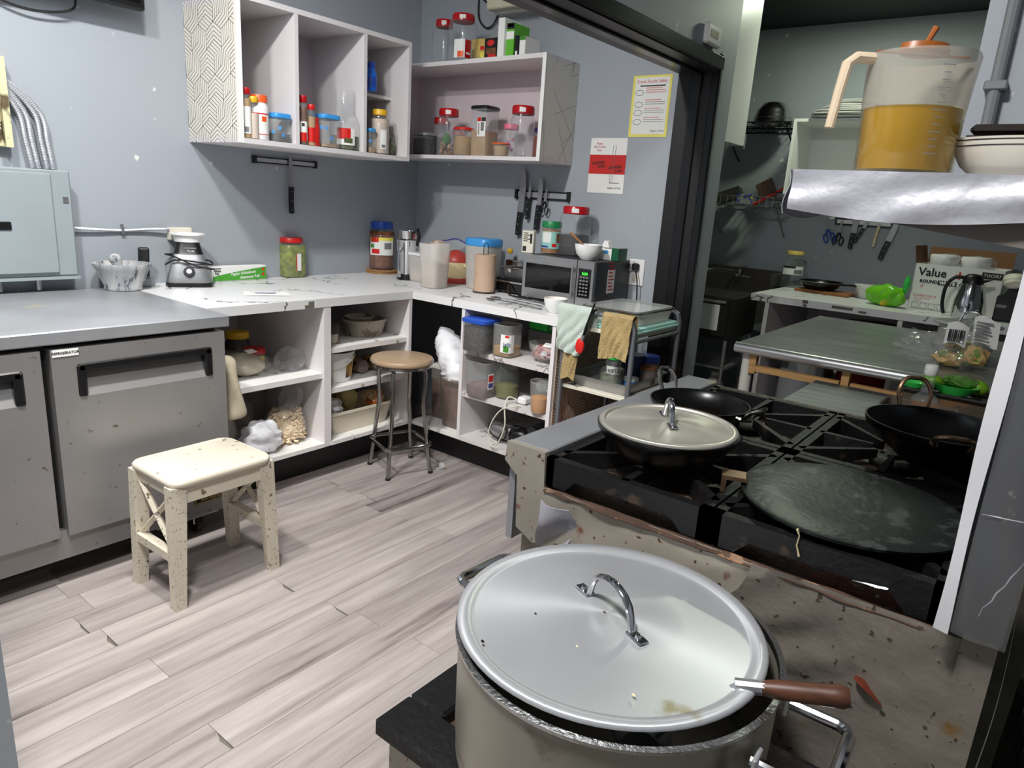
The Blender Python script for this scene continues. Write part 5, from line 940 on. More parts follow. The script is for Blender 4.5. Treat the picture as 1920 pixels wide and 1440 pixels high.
G().tube([V((math.cos(ca+t)*r*1.06,math.sin(ca+t)*r*1.06,H*.86-.055*math.cos(t*1.0)**2)) for t in [(-1.4+2.8*i/12) for i in range(13)]],.003,6).obj('handle','offwhite',bk)
jar('narrow yellow mustard bottle with white cap beside the bucket',619,727,14,62,A,'white_plastic',.18,'yellow_lid',neck=.8,shoulder=.8,at=(.665,-1.245,A),name='sauce_bottle',cat='bottle')
for k,(y,lb) in enumerate(((-.955,'brown striped spice jar lying on its side next to the bucket'),(-.85,'brown striped spice jar lying on its side by the cabinet end'))):
    o=thing('lying_jar',lb,'jar',(.56,y,A+.037)); g=G().lathe([(0,-.06),(.03,-.06),(.036,-.05),(.036,.05),(.031,.06),(0,.06)],n=24,rot=M.Rotation(PI/2,3,'Y')); g.obj('body','clear_thick',o,50); G().lathe([(0,-.055),(.032,-.055),(.034,.052),(0,.054)],n=24,rot=M.Rotation(PI/2,3,'Y')).obj('contents','spice_brown',o); G().lathe([(.0365,-.02),(.0365,.03)],n=24,rot=M.Rotation(PI/2,3,'Y')).obj('label','bucket_label',o)
A=.1915
tub('long cream storage tub filled with bags on the bottom shelf behind the stool',(.585,-1.025,A),.24,.47,.115,mat('cream_tub',(214,206,186),.5,var=.1,vs=6),0,'storage_tub',rad=.25)
bag('white printed bag at the left end of the storage tub',(.60,-1.17,A+.07),(.07,.07,.055),41,None,'white_bag',.2,5); bag('yellow food packet sticking out of the storage tub',(.56,-1.03,A+.075),(.07,.06,.07),43,None,mat('yellow_bag',(190,176,110),.4,stain=(120,90,50),ss=10,sa=.4),.2,5); bag('orange and white packet at the right end of the storage tub',(.60,-.875,A+.08),(.06,.06,.045),45,None,mat('orange_bag',(224,190,150),.4,stain=(206,110,40),ss=14,sa=.48),.25,6)
# corner bay
A=.1915
jar('tall translucent bin with grey lid deep in the corner bay',786,786,40,100,A,'frost',.06,'grimy_clear','brown_mix',.7,5,tap=.85,neck=1,shoulder=.94,at=(.835,-.56,A),name='storage_bin',cat='bin',lsq=5)
jar('translucent bin of onions under the white sack in the corner bay',828,812,60,90,A,None,.06,'grimy_clear','brown_mix',.8,5,tap=.85,neck=1.03,shoulder=.94,at=(1.0,-.61,A),name='storage_bin',cat='bin')
o=thing('white_sack','white woven sack slumped over the corner bins','sack',(.93,-.60,A+.255)); rn=random.Random(5)
g=G().tube(curve([(.06,.0,.0),(.05,.0,.05),(.0,.0,.12),(-.055,.01,.19),(-.095,.015,.235),(-.11,.02,.25)],6),[.075,.1,.105,.1,.1,.105,.105,.1,.1,.1,.1,.1,.095,.09,.09,.085,.08,.075,.07,.065,.06,.055,.05,.045,.04,.035,.03,.025,.02,.015,.01][:31],28,flat=.8)
for v in g.bm.verts: a_=math.atan2(v.co.y,v.co.x-.02*v.co.z); k_=.007*math.sin(9*a_+14*v.co.z)+.005*math.sin(17*a_-8*v.co.z); v.co+=V((k_,k_*.6,0))
g.obj('sack','white_bag',o,70)
# unit under the microwave
A=.6565
jar('square container of dark seeds with blue lid under the counter',901,664,56,64,A,'blue_lid',.13,'clear','seeds_dark',.85,6,neck=1.0,shoulder=.86,lsq=6,name='food_container',cat='container')
jar('rectangular tub with printed jelly label beside the blue lidded container',949,671,42,60,A,None,.1,'clear_thick','powder_turmeric',.3,6,band='paper',bz=(.15,.72),bw=.6,neck=1,shoulder=.9,word='Jelly',wm='ink_blue',accent=[('ink_green',.05,.4,.25,.6),('red',.85,.98,.35,.6)],name='food_container',cat='container')
gb=thing('green_carton','long green carton lying behind the clear mixing bowl','box',(1.47,-.42,A+.105),-.08); G().b2((-.15,-.05,0),(.13,.06,.05),.002).obj('carton',mat('carton_green',(24,120,48),.35),gb,0); G().b2((-.151,-.0508,.006),(-.03,-.0495,.044)).obj('bright_panel','bright_green',gb,0); text('10',.03,'ink_white',gb,(.0,-.052,.025),(PI/2,0,0))
bk2=thing('plastic_crate','low clear crate carrying the green carton under the counter','crate',(1.47,-.42,A)); G().b2((-.15,-.05,0),(.14,.07,.103),.004).obj('crate','clear_thick',bk2)
p=(1.55,-.615,A); mb=thing('clear_bowl','clear plastic bowl of spice packets on the upper counter shelf','bowl',p); r,H=.092,.088; G().lathe(bowlp(r,H),n=36).obj('bowl','clear_thick',mb,50); G().blob((0,0,.045),(.075,.075,.035),3,.2,5,3,flat=-.035).obj('packets',mat('packets',(200,150,140),.5,stain=(150,30,40),ss=25,sa=.5,stain2=(235,235,235),s2s=18,s2a=.4),mb); G().box((.02,-.03,.085),(.045,.03,.002),0,M.Rotation(.5,3,'X')).obj('barcode_tag','paper',mb,0)
A=.4315
jar('clear square container with nuts and printed label on the middle counter shelf',905,746,52,66,A,None,.1,'clear_thick','brown_mix',.3,6,band='paper',bz=(.25,.7),bw=.25,boff=.5,neck=1,shoulder=.9,accent=[('red',.5,.9,.1,.9),('ink_blue',.1,.4,.1,.9)],name='food_container',cat='container')
jar('glass jar of olive green powder with clear lid on the middle counter shelf',949,750,44,64,A,'clear_thick',.12,'glass','olive_powder',.42,neck=.84,shoulder=.78)
jar('tapered clear tub half full of orange powder at the shelf end',1010,779,40,60,A,None,.1,'clear_thick','orange_powder',.5,tap=.8,neck=1,shoulder=.92,name='tub',cat='tub')
bag('torn clear bag stuffed in the orange powder tub',(pz(1010,779,A).x-.02,pz(1010,779,A).y+.05,A+.105),(.035,.035,.03),61,None,'film',.3,6)
bag('dark green packet behind the olive powder jar',(1.5,-.45,A+.001),(.06,.04,.07),63,None,mat('olive_bag',(80,84,40),.4),.2,4)
ad=thing('power_adapter','white power adapter with long white cord looping off the shelf','adapter',(1.46,-.66,A+.001)); G().b2((-.02,-.03,0),(.03,.03,.035),.008).obj('adapter','white_plastic',ad); G().tube(curve([(-.02,-.03,.02),(-.05,-.06,.03),(-.04,-.095,-.02),(-.03,-.1,-.1),(-.06,-.1,-.19),(-.1,-.1,-.23),(-.13,-.1,-.18),(-.11,-.1,-.1),(-.06,-.1,-.03),(.0,-.1,-.0),(.03,-.06,.006)],8),.0035,6).obj('cord','offwhite',ad)
A=.1915
mx=thing('stick_mixer','steel and black mixer body lying on the bottom shelf with coiled black cord','mixer',(1.32,-.60,A+.045)); G().lathe([(0,-.07),(.042,-.07),(.044,.03),(.04,.05),(0,.05)],n=28,rot=M.Rotation(PI/2,3,'Y')).obj('steel_body','steel',mx,50); G().lathe([(0,.05),(.045,.05),(.045,.12),(.035,.135),(0,.135)],n=28,rot=M.Rotation(PI/2,3,'Y')).obj('motor','black_plastic',mx,50); G().tube(curve([(.12,-.03,-.03),(.0,-.06,-.03),(-.07,-.06,.01),(-.05,-.055,.06),(.03,-.05,.05),(.04,-.06,-.01),(.0,-.065,-.035),(.05,-.07,.045),(.12,-.05,.06)],7),.0045,6).obj('cord','rubber',mx)
gd=thing('weighing_scale','grey appliance base with round dial on the bottom counter shelf','scale',(1.52,-.52,A)); G().prism([(-.1,0),(.1,0),(.09,.06),(-.04,.11),(-.1,.08)],-.08,.08,'y').obj('body',mat('dev_grey',(70,72,76),.45),gd,0); G().cyl((.0,-.081,.055),.03,.006,n=24,rot=M.Rotation(PI/2,3,'X')).obj('dial','grey_plastic',gd)
rb=thing('red_crate','red plastic tub on the floor under the trolley','tub',(1.86,-.42,.001)); G().b2((-.1,-.12,0),(.13,.14,.42),.01).obj('tub',mat('crate_red',(176,24,34),.4),rb)
# ---------------------------------------------------------------- far room
FY=1.779; KZ=.95
wc=thing('hanging_cabinet','closed white wall cabinet behind the black opening frame','cabinet',(1.5,.172,1.745)); G().b2((0,0,0),(.468,.25,.9)).obj('body','white_plastic',wc,0); G().b2((.0,.25,.004),(.466,.266,.896)).obj('door','white_plastic',wc,0); G().b2((.43,.266,-.012),(.468,.28,.06)).obj('hinge','steel',wc,0)
fc=thing('far_counter','white laminate counter with chipped edge along the far wall','counter',(1.98,.86,0)); X1=1.55
G().b2((0,0,.91),(X1,.918,KZ)).obj('worktop','laminate',fc,0)
for x in (.1,.81,1.45): G().b2((x-.012,.01,.12),(x+.012,.9,.91)).obj('side_panel','melamine',fc,0)
G().b2((.1,.87,.12),(1.45,.9,.91)).obj('back_panel','melamine',fc,0); G().b2((.112,.012,.6),(.25,.87,.62)).obj('shelf','melamine',fc,0); G().b2((.112,.012,.12),(1.44,.87,.14)).obj('bottom_panel','melamine',fc,0); G().b2((.1,.06,0),(1.45,.9,.12)).obj('plinth','black_paint',fc,0)
ch=G()
for a,b,c,d in ((.3,.93,.03,.02),(.305,.912,.02,.014),(.46,.925,.11,.016),(.6,.918,.04,.012)): ch.b2((a,-.0012,b),(a+c,.001,b+d))
ch.obj('edge_chip','slab',fc,0)
rp=thing('red_pot','deep red enamel pot on the far counter shelf','pot',(2.62,1.12,.141)); G().lathe([(0,0),(.13,0),(.14,.02),(.145,.5),(.15,.51),(.15,.54),(.143,.54),(.143,.62),(.15,.63),(.15,.7),(.0,.71)],n=36).obj('body',mat('pot_maroon',(120,14,20),.35),rp,40)
for k,(x,y,lb) in enumerate(((2.2,1.1,'red handled ladle among utensils on the far shelf'),(2.3,1.15,'steel ladle with pale tip among utensils on the far shelf'))):
    o=thing('utensil',lb,'utensil',(x,y,.622)); G().tube([(0,0,.02),(.09,-.02,.03)],.012,8).obj('handle','crate_red' if k==0 else 'dark_cloth',o); G().tube([(0,0,.02),(-.06,-.01,.12)],.003,6).obj('rod','steel',o)
sh2=thing('filler_box','plain grey box added under the utensils to fill the inside of the far counter','rack',(2.32,1.2,.141)); G().b2((-.16,-.15,0),(.1,.1,.48),.01).obj('rack','grey_plastic',sh2)  # made-up box, laid in to darken the counter's inside and carry the utensils
# far cupboard with plates
cu=thing('plate_cupboard','white open cupboard on the far wall stacked with plates on top','cupboard',(1.9,1.4,1.545)); L=1.25; Hc=.455; Dc=.378
G().b2((0,0,0),(L,Dc,.018)).obj('bottom_panel','white_plastic',cu,0); G().b2((0,0,Hc-.018),(L,Dc,Hc)).obj('top_panel','white_plastic',cu,0); G().b2((0,0,.018),(.018,Dc,Hc-.018)).obj('side_panel','white_plastic',cu,0); G().b2((L-.018,0,.018),(L,Dc,Hc-.018)).obj('side_panel','white_plastic',cu,0); G().b2((.018,Dc-.01,.018),(L-.018,Dc,Hc-.018)).obj('back_panel','white_plastic',cu,0)
br=G().b2((.22,.06,-.02),(.25,Dc-.002,-.001)).b2((.22,Dc-.02,-.14),(.25,Dc-.002,-.02)).obj('bracket','white_plastic',cu,0); G().tube([(.235,Dc-.02,-.12),(.235,.1,-.02)],.008,4).obj('brace','white_plastic',br,0)
PZ=2.0015; rn=random.Random(3)
for k in range(9):
    w_=.2-.006*k+rn.uniform(-.01,.01); o=thing('foam_plate','white foam plate, '+('bottom','eighth from top','seventh from top','sixth from top','fifth from top','fourth from top','third from top','second from top','topmost')[k]+' of the stack on the far cupboard','plate',(2.17+rn.uniform(-.012,.012)+.006*k,1.56+rn.uniform(-.01,.01),PZ+k*.0122),rn.uniform(-.1,.1),'stack of foam plates'); G().lathe([(0,0),(w_*.6,0),(w_*.98,.009),(w_,.0112),(w_*.94,.0112),(w_*.58,.003),(0,.003)],n=32,p=5 if k<4 else 2).obj('plate','white_plastic',o,40)
o=thing('picture_frame','small clear frame behind the oil jug on the far cupboard','frame',(2.98,1.55,PZ),.1); G().b2((-.07,0,.09),(.07,.012,.2),.002).obj('pane','glass',o); G().b2((-.09,-.02,0),(.09,.05,.09),.002).obj('box','paper',o); G().b2((.0,-.022,.02),(.03,-.018,.07)).obj('print','ink_green',o,0)
CBZ=1.5645
jar('small black capped spice bottle with green and yellow label in the far cupboard',1564,322,16,30,CBZ,'black_plastic',.4,'ink_green',band='yellow_lid',bz=(.2,.6),bw=1.2,at=(2.16,1.55,CBZ),neck=.95,name='spice_bottle',cat='bottle')
for k,(x,y,lb) in enumerate(((2.21,1.52,'tiny clear bottle with white cap next to the black capped spice bottle'),(2.25,1.5,'tiny round clear bottle with white cap in the far cupboard'),(2.28,1.58,'tiny clear bottle with white cap furthest from the graters'))): jar(lb,1590,322,15,24,CBZ,'white_plastic',.3,'clear',neck=.6,shoulder=.6,at=(x,y,CBZ),name='spice_bottle',cat='bottle')
for k,(x,m_,lb) in enumerate(((1.965,'dark_cloth','dark box grater with orange handle at the far cupboard end'),(2.05,'steel','steel box grater with whisk behind it in the far cupboard'))):
    o=thing('box_grater',lb,'grater',(x,1.46,CBZ),.2); G().lathe([(.035,0),(.024,.09),(.022,.09),(.033,0)],n=24,p=6).obj('body',m_,o,30); hd=G().tube([(-.018,0,.088),(-.016,0,.115),(.016,0,.115),(.018,0,.088)],.005,6).obj('handle',mat('grater_orange',(200,110,40),.4) if k==0 else 'steel',o)
    g=G()
    for i in range(4):
        for j in range(3): g.cyl((-.012+.012*j,-.034+.0022*i*1.5,.015+.018*i),.0032,.002,n=6,rot=M.Rotation(PI/2,3,'X'))
    g.obj('holes','ink' if k else 'ink_white',o,0)
o=thing('whisk','black wire whisk leaning behind the steel grater','whisk',(2.07,1.56,CBZ)); G().tube(curve([(0,0,.05),(.03,0,.1),(.055,0,.125),(.05,0,.1),(.0,0,.05)],6),.0025,5).tube([(-.03,0,0),(0,0,.05)],.006,6).obj('wires','rubber',o)
# wire shelves and steel bowls
ws_=thing('wire_shelf','black wire shelf carrying steel bowls on the far wall','wire shelf',(1.40,1.42,1.985)); Lw=.48
for y in (0,.35): G().tube([(0,y,0),(Lw,y,0)],.004,6).tube([(0,y,-.03),(Lw,y,-.03)],.004,6).tube([(i*Lw/16,y,-.03*(i%2)) for i in range(17)],.0028,5).obj('edge_truss','black_plastic',ws_)
for i in range(14): G().tube([(i*Lw/13,0,.0035),(i*Lw/13,.355,.0035)],.0022,5).obj('wire','black_plastic',ws_)
for x in (.04,Lw-.03): G().tube([(x,.352,-.22),(x,.02,-.035)],.006,6).obj('bracket','black_plastic',ws_)
for k,(z,r_,lb) in enumerate(((0,.125,'lower steel mixing bowl upside down on the wire shelf'),(.03,.115,'upper steel mixing bowl upside down on the wire shelf'))):
    o=thing('mixing_bowl',lb,'bowl',(1.70,1.58,1.992+z)); G().lathe([(r_,0),(r_*1.03,.003),(r_*.98,.008),(r_*.9,.05),(r_*.6,.095),(r_*.35,.105),(0,.105),(0,.102),(r_*.58,.092),(r_*.88,.05),(r_*.97,.004)],n=36).obj('bowl',mat('bowl_steel',(186,186,184),.2,1),o,50)
wr=thing('utensil_shelf','wall rack crowded with trays and graters under the wire shelf','rack',(1.36,1.5,1.46)); 
for z in (0,.06): G().tube([(0,.26,z),(.5,.26,z),(.5,0,z),(0,0,z)],.004,6,closed=True).obj('rail','steel',wr)
for i in range(12): G().tube([(i*.5/11,0,.06),(i*.5/11,0,0),(i*.5/11,.26,0)],.0025,5).obj('wire','steel',wr)
G().tube([(.02,.27,-.2),(.02,.02,-.01)],.006,6).tube([(.48,.27,-.2),(.48,.02,-.01)],.006,6).obj('bracket','steel',wr)
def leanbox(label,loc,sz,rot,m_,name,cat): 
    o=thing(name,label,cat,loc); G().box((0,0,0),sz,.004,rot).obj('body',m_,o); return o
E_=lambda a,b,c:(M.Rotation(a,3,'X')@M.Rotation(b,3,'Y')@M.Rotation(c,3,'Z'))
leanbox('long red plastic scraper lying across the utensil rack',(1.76,1.56,1.525),(.24,.05,.012),E_(0,-.55,0),'red','scraper','scraper')
leanbox('brown wire mesh sieve tray standing on the utensil rack',(1.70,1.66,1.585),(.12,.01,.1),E_(0,-.5,0),mat('mesh_brown',(110,84,70),.7,var=.5,vs=90),'sieve','sieve')
leanbox('pile of dark trays on the utensil rack',(1.46,1.62,1.52),(.18,.14,.07),E_(0,-.4,.2),mat('tray_olive',(70,70,60),.4,.4,var=.4,vs=20),'tray_pile','tray')
leanbox('clear tub of small parts with blue caps on the utensil rack',(1.60,1.58,1.50),(.11,.1,.07),E_(0,0,.1),mat('parts',(150,150,150),.3,stain=(30,50,150),ss=30,sa=.5,stain2=(210,210,40),s2s=25,s2a=.36),'parts_tub','tub')
o=thing('wire_basket','small chrome wire basket hooked at the utensil rack end','basket',(1.80,1.49,1.455)); 
for z in (0,.05,.1): G().tube([(0,0,z),(.09,0,z),(.09,.08,z),(0,.08,z)],.0025,5,closed=True).obj('ring','chrome',o)
for x,y in ((0,0),(.03,0),(.06,0),(.09,0),(.09,.04),(.09,.08)): G().tube([(x,y,0),(x,y,.1)],.0022,5).obj('wire','chrome',o)
# knife strip on the far wall
st_=thing('knife_rack','magnetic strip with blue scissors and knives on the far wall','knife rack',(2.157,FY,1.375)); Lk=.35
G().b2((0,-.014,0),(Lk,-.001,.045)).obj('rail','black_plastic',st_,0); G().b2((.012,-.017,.01),(Lk-.012,-.013,.035)).obj('strip','white_plastic',st_,0)
yk=FY-.03
scissors('blue handled scissors on the far wall strip',(2.12,yk,1.345),1.0,'blue_lid',tilt=-.35); scissors('black handled scissors beside the blue ones on the far wall strip',(2.2,yk,1.33),.95,'black_plastic',tilt=.05)
def fk(label,x,zt,zm,zb,bw,hw,t,m_='steel',hm='black_plastic'): return knife(label,(x,yk,zm),zt,zm,zb,bw,hw,'y',t,m_,hm)
fk('serrated bread knife with black riveted handle on the far wall strip',2.285,1.47,1.325,1.225,.035,.03,.06); fk('pointed steak knife tilted on the far wall strip',2.34,1.45,1.36,1.26,.02,.02,.4); fk('thin cream handled peeler on the far wall strip',2.43,1.40,1.38,1.25,.008,.018,.1,'steel','cream'); fk('broad square cleaver knife with black handle on the far wall strip',2.5,1.44,1.29,1.17,.035,.034,.25)
# sink, urn, oven, bottles
sk_=thing('sink_unit','stainless sink with tall splashback and tap in the far corner','sink',(1.25,1.1,0)); G().b2((0,0,.72),(.68,.05,.9)).b2((0,.05,.72),(.04,.66,.9)).b2((.64,.05,.72),(.68,.66,.9)).obj('basin','steel',sk_,0); G().b2((.04,.05,.72),(.64,.62,.73)).obj('basin_floor','steel',sk_,0); G().b2((0,.62,.85),(.68,.66,1.03)).obj('splashback',mat('steel_dark',(110,104,98),.35,.8,var=.2),sk_,0); G().b2((.66,.3,.9),(.68,.62,1.03)).obj('side_splash','steel_dark',sk_,0)
for x in (.03,.65):
    for y in (.03,.63): G().b2((x-.02,y-.02,0),(x+.02,y+.02,.72)).obj('leg','steel',sk_,0)
tp_=G().tube(curve([(.3,.6,.98),(.3,.55,1.0),(.22,.45,1.01),(.15,.38,.99),(.14,.37,.94)],5),.012,8).obj('tap','chrome',sk_); G().cyl((.34,.6,.96),.018,.06,n=12).obj('tap_valve','chrome',tp_); G().tube([(.3,.62,.97),(.42,.62,.97)],.012,8).obj('tap_bar','chrome',tp_); G().tube([(.34,.6,1.03),(.40,.56,1.04)],.006,6).obj('tap_lever','chrome',tp_)
ur=thing('coffee_urn','tall cream insulated urn with black handle beside the sink','urn',(1.50,1.0,.93)); G().lathe([(0,0),(.055,0),(.06,.02),(.058,.2),(.045,.25),(.02,.265),(0,.265)],n=28).obj('body','offwhite',ur,50); G().tube(curve([(.05,-.01,.22),(.095,-.01,.2),(.1,-.01,.12),(.06,-.01,.06)],5),.009,8).obj('handle','rubber',ur); G().tube([(-.02,-.05,.24),(.03,-.05,.26)],.006,6).obj('lid_latch','chrome',ur)
ov=thing('dark_oven','dark steel oven with a blank paper taped on its door','oven',(1.40,.62,.0)); G().b2((0,0,.68),(.56,.44,.93),.006).obj('body',mat('oven_dark',(46,43,40),.4,.4),ov,30); d_=G().b2((.02,-.02,.7),(.55,0,.92),.004).obj('door','oven_dark',ov,30); G().b2((.24,-.0225,.735),(.5,-.0205,.885)).obj('taped_paper','paper',d_,0); G().tube([(.04,-.04,.905),(.54,-.04,.905)],.008,8).obj('door_bar','steel',d_)
for z in (.12,.5): G().b2((.0,.02,z),(.56,.42,z+.015)).obj('stand_shelf','steel',ov,0)
for x in (.015,.545):
    for y in (.02,.42): G().tube([(x,y,0),(x,y,.68)],.012,8).obj('stand_leg','steel',ov)
o=thing('bleach_jug','clear gallon jug with white cap and paper label under the oven','jug',(1.84,.83,.1365)); G().lathe([(0,0),(.075,0),(.08,.01),(.08,.16),(.05,.24),(.022,.275),(.022,.285),(0,.285)],n=28,p=3).obj('body','frost',o,50); G().cyl((0,0,.285),.025,.02,n=16).obj('cap','white_plastic',o); G().lathe([(.0815,.03),(.0815,.13)],n=10,p=3,a0=camang((1.84,.83))-.6,a1=camang((1.84,.83))+.6).obj('label',mat('peach_label',(214,180,160),.6),o)
o=thing('sauce_bucket','white tub with yellow label beside the gallon jug','bucket',(1.64,.83,.1365)); G().lathe([(0,0),(.08,0),(.09,.2),(.093,.205),(.093,.215),(0,.218)],n=28).obj('body','offwhite',o,50); G().lathe([(.086,.05),(.09,.15)],n=10,a0=camang((1.64,.83))-.6,a1=camang((1.64,.83))+.7).obj('label','bucket_label',o)
# on the far counter
jar('large empty glass jar with gold lid and white label on the far counter',1485,532,42,66,KZ,'ink_gold',.1,'glass',None,band='paper',bz=(.4,.66),bw=.9,neck=.62,shoulder=.66,accent=[('ink',.75,1,0,.6),('ink_grey',.1,.6,.55,.95)],at=(2.0,1.55,KZ),lidr=1.1)
cbd=thing('wooden_board','brown striped wooden trivet under the skillet','board',(2.26,1.4,KZ+.001),-.15); G().b2((-.16,-.09,0),(.17,.09,.018),.003).obj('board','bread_wood',cbd)
sk2=thing('skillet','black non stick skillet on the wooden trivet','pan',(2.22,1.42,KZ+.0205),0); G().lathe(pan_prof(.09,.135,.05),n=40).obj('body','pan_black',sk2,60); G().tube([(.13,-.02,.042),(.2,-.05,.05),(.3,-.09,.045)],[.009,.011,.012],8,flat=.6).obj('handle','black_plastic',sk2); G().lathe([(.134,.0485),(.1365,.05),(.134,.0515)],n=40).obj('rim','steel',sk2)
o=thing('bowl_pack','shrink wrapped stack of white plastic bowls on the far counter','bowls',(2.51,1.40,KZ+.001)); G().lathe([(0,0),(.05,0),(.085,.075),(.088,.08),(.0,.081)],n=28).obj('bowls','white_plastic',o,50); G().blob((-.0,0,.04),(.095,.09,.05),4,.15,5,3,flat=-.038).obj('wrap','film',o)
rn=random.Random(1)
o=thing('snack_bag','bright green and yellow snack bag tied with a green twist on the far counter','bag',(2.655,1.12,KZ+.001),-.35); G().blob((0,0,.055),(.115,.07,.065),5,.17,5,4,flat=-.053,crease=.25).obj('bag',mat('lime_bag',(120,205,40),.25,c2=(96,180,30),vs=8,stain=(226,200,60),ss=7,sa=.4),o); G().blob((.1,.01,.13),(.018,.02,.05),2,.2,4,2).obj('twist','bright_green',o)
bx_=thing('bowl_carton','open white carton of round cups with bold printed name on the far counter','box',(2.98,1.32,KZ+.001),-.05); cw,cd_,chh=.21,.15,.25
b=G().b2((-cw,-cd_,0),(cw,-cd_+.004,chh)).b2((-cw,cd_-.004,0),(cw,cd_,chh)).b2((-cw,-cd_,0),(-cw+.004,cd_,chh)).b2((cw-.004,-cd_,0),(cw,cd_,chh)).b2((-cw,-cd_,0),(cw,cd_,.004)).obj('carton','paper',bx_,0)
f1=G().box((0,cd_+.01,chh+.04),(cw*2,.004,.1),0,M.Rotation(-.2,3,'X')).box((-cw-.01,0,chh+.045),(.004,cd_*2,.1),0,M.Rotation(-.2,3,'Y')).obj('flaps',mat('cardboard',(120,84,54),.8),bx_,0)
text('Value',.062,'ink',b,(-cw+.09,-cd_-.001,chh-.045),(PI/2,0,0),bold=.0015); G().b2((-cw+.2,-cd_-.0012,chh-.052),(-cw+.24,-cd_,chh-.042)).b2((-cw+.215,-cd_-.0012,chh-.067),(-cw+.225,-cd_,chh-.027)).obj('red_cross','ink_red',b,0)
text('ROUND',.024,'ink',b,(-cw+.08,-cd_-.001,chh-.095),(PI/2,0,0),bold=.0012); G().b2((-cw+.125,-cd_-.001,chh-.108),(-cw+.215,-cd_,chh-.082)).obj('black_bar','ink',b,0); text('WHITE',.024,'ink_white',b,(-cw+.17,-cd_-.002,chh-.095),(PI/2,0,0),bold=.0012); text('CUP',.024,'ink',b,(-cw+.25,-cd_-.001,chh-.095),(PI/2,0,0),bold=.0012)
text('6"',.026,'ink_red',b,(-cw+.055,-cd_-.001,chh-.122),(PI/2,0,0)); text('COMBO PACK',.018,'ink_red',b,(-cw+.075,-cd_-.001,.075),(PI/2,0,0)); text('150 CONTAINERS',.01,'ink_red',b,(-cw+.065,-cd_-.001,.06),(PI/2,0,0)); text('150 LIDS',.01,'ink_red',b,(-cw+.045,-cd_-.001,.048),(PI/2,0,0))
G().b2((cw-.1,-cd_-.001,chh-.05),(cw-.005,-cd_,chh-.015)).obj('code_bar','ink',b,0); text('TOC057',.022,'ink_white',b,(cw-.052,-cd_-.002,chh-.032),(PI/2,0,0))
for k in range(4): G().tube([(-cw+.035+.042*k+x_,-cd_-.001,.022+y_) for x_,y_ in ((-.016,-.014),(.016,-.014),(.016,.014),(-.016,.014))],.0012,4,closed=True).obj('icon','ink',b,0)
for k,(x,y,lb) in enumerate(((-.1,.0,'stack of white cups tilted in the open carton'),(.05,.02,'stack of white cups in plastic wrap in the open carton'))):
    o=thing('cup_stack',lb,'cups',(2.98+x,1.32+y,KZ+.008)); G().lathe([(0,0),(.05,0),(.07,chh-.0),(.075,chh+.035),(.07,chh+.045),(0,chh+.05)],n=24).obj('cups','white_plastic',o,50); G().blob((.02,0,chh+.01),(.085,.07,.045),7+k,.2,5,3).obj('wrap','film',o)
o=thing('thermos_jug','stainless vacuum jug with black handle on the far counter','jug',(3.06,1.03,KZ+.001),.15); G().lathe([(0,0),(.066,0),(.07,.01),(.068,.09),(.05,.165),(.045,.18),(0,.18)],n=36).obj('body','chrome',o,50); G().lathe([(.046,.175),(.05,.18),(.042,.215),(.03,.225),(0,.23)],n=28).obj('lid','black_plastic',o,50); G().prism([(.03,.2),(.085,.205),(.03,.178)],-.018,.018,'y').obj('spout','black_plastic',o,0); G().tube(curve([(-.04,0,.205),(-.085,0,.2),(-.115,0,.15),(-.115,0,.06),(-.1,0,.01)],6),.009,8).obj('handle','black_plastic',o)
o=thing('black_dispenser','black plastic dispenser standing behind the vacuum jug','dispenser',(3.235,1.12,KZ+.001)); G().b2((-.06,-.05,0),(.09,.06,.13),.006).prism([(-.04,.13),(.07,.13),(.05,.165),(-.02,.165)],-.04,.04,'y').obj('body','black_plastic',o); G().b2((-.055,-.0515,.07),(-.01,-.05,.085)).obj('badge','grey_plastic',o,0)
bag('pale paper parcel on top of the far counter dispenser',(3.24,1.12,KZ+.168),(.06,.05,.045),71,None,'offwhite',.15,4,name='paper_parcel',crease=.1)
# steel tables
tb_=thing('steel_table','long steel work table with rounded front edge and chipped white legs','table',(2.40,-.5,0)); TW,TD=.93,1.25
G().b2((.0,0,.845),(TW,TD,.89),.018).obj('top','steel_table',tb_,40); G().tube([(.008,.008,.868),(TW-.01,.008,.868)],.022,14).obj('front_roll','steel',tb_)
mat('leg_white',(214,212,204),.45,stain=(40,36,34),ss=26,sa=.37)
for x,y in ((.05,.06),(TW-.06,.06),(.05,TD-.08),(TW-.06,TD-.08)): G().tube([(x,y,0),(x,y,.845)],.024,12).obj('leg','leg_white',tb_)
for x0_,x1_ in ((.09,.42),(.46,.85)): G().b2((x0_,.03,.775),(x1_,.055,.80)).obj('batten','batten',tb_,0)
for x in (.08,.44,.87): G().b2((x-.014,.028,.765),(x+.014,.06,.845)).obj('batten_bracket','batten',tb_,0)
G().b2((.04,.06,.25),(TW-.04,TD-.06,.265)).obj('undershelf',mat('pink_board',(196,186,184),.5),tb_,0)
lt_=thing('low_steel_table','lower steel side table between the range and the long table','table',(2.745,-.955,0)); G().b2((0,0,.77),(.5,.44,.8),.004).obj('top','steel_table',lt_,0); G().b2((0,-.002,.765),(.5,.004,.802)).obj('edge_trim','white_plastic',lt_,0)
for x in (.03,.47):
    for y in (.03,.41): G().b2((x-.015,y-.015,0),(x+.015,y+.015,.77)).obj('leg','leg_white',lt_,0)
wbb=thing('wood_ledge','pale wooden board behind the range under the wok','board',(2.42,-1.17,0)); G().b2((0,0,.79),(.32,.14,.825),.003).obj('board','offwhite',wbb); G().b2((.02,.01,0),(.05,.13,.79)).b2((.27,.01,0),(.3,.13,.79)).obj('legs','leg_white',wbb,0)
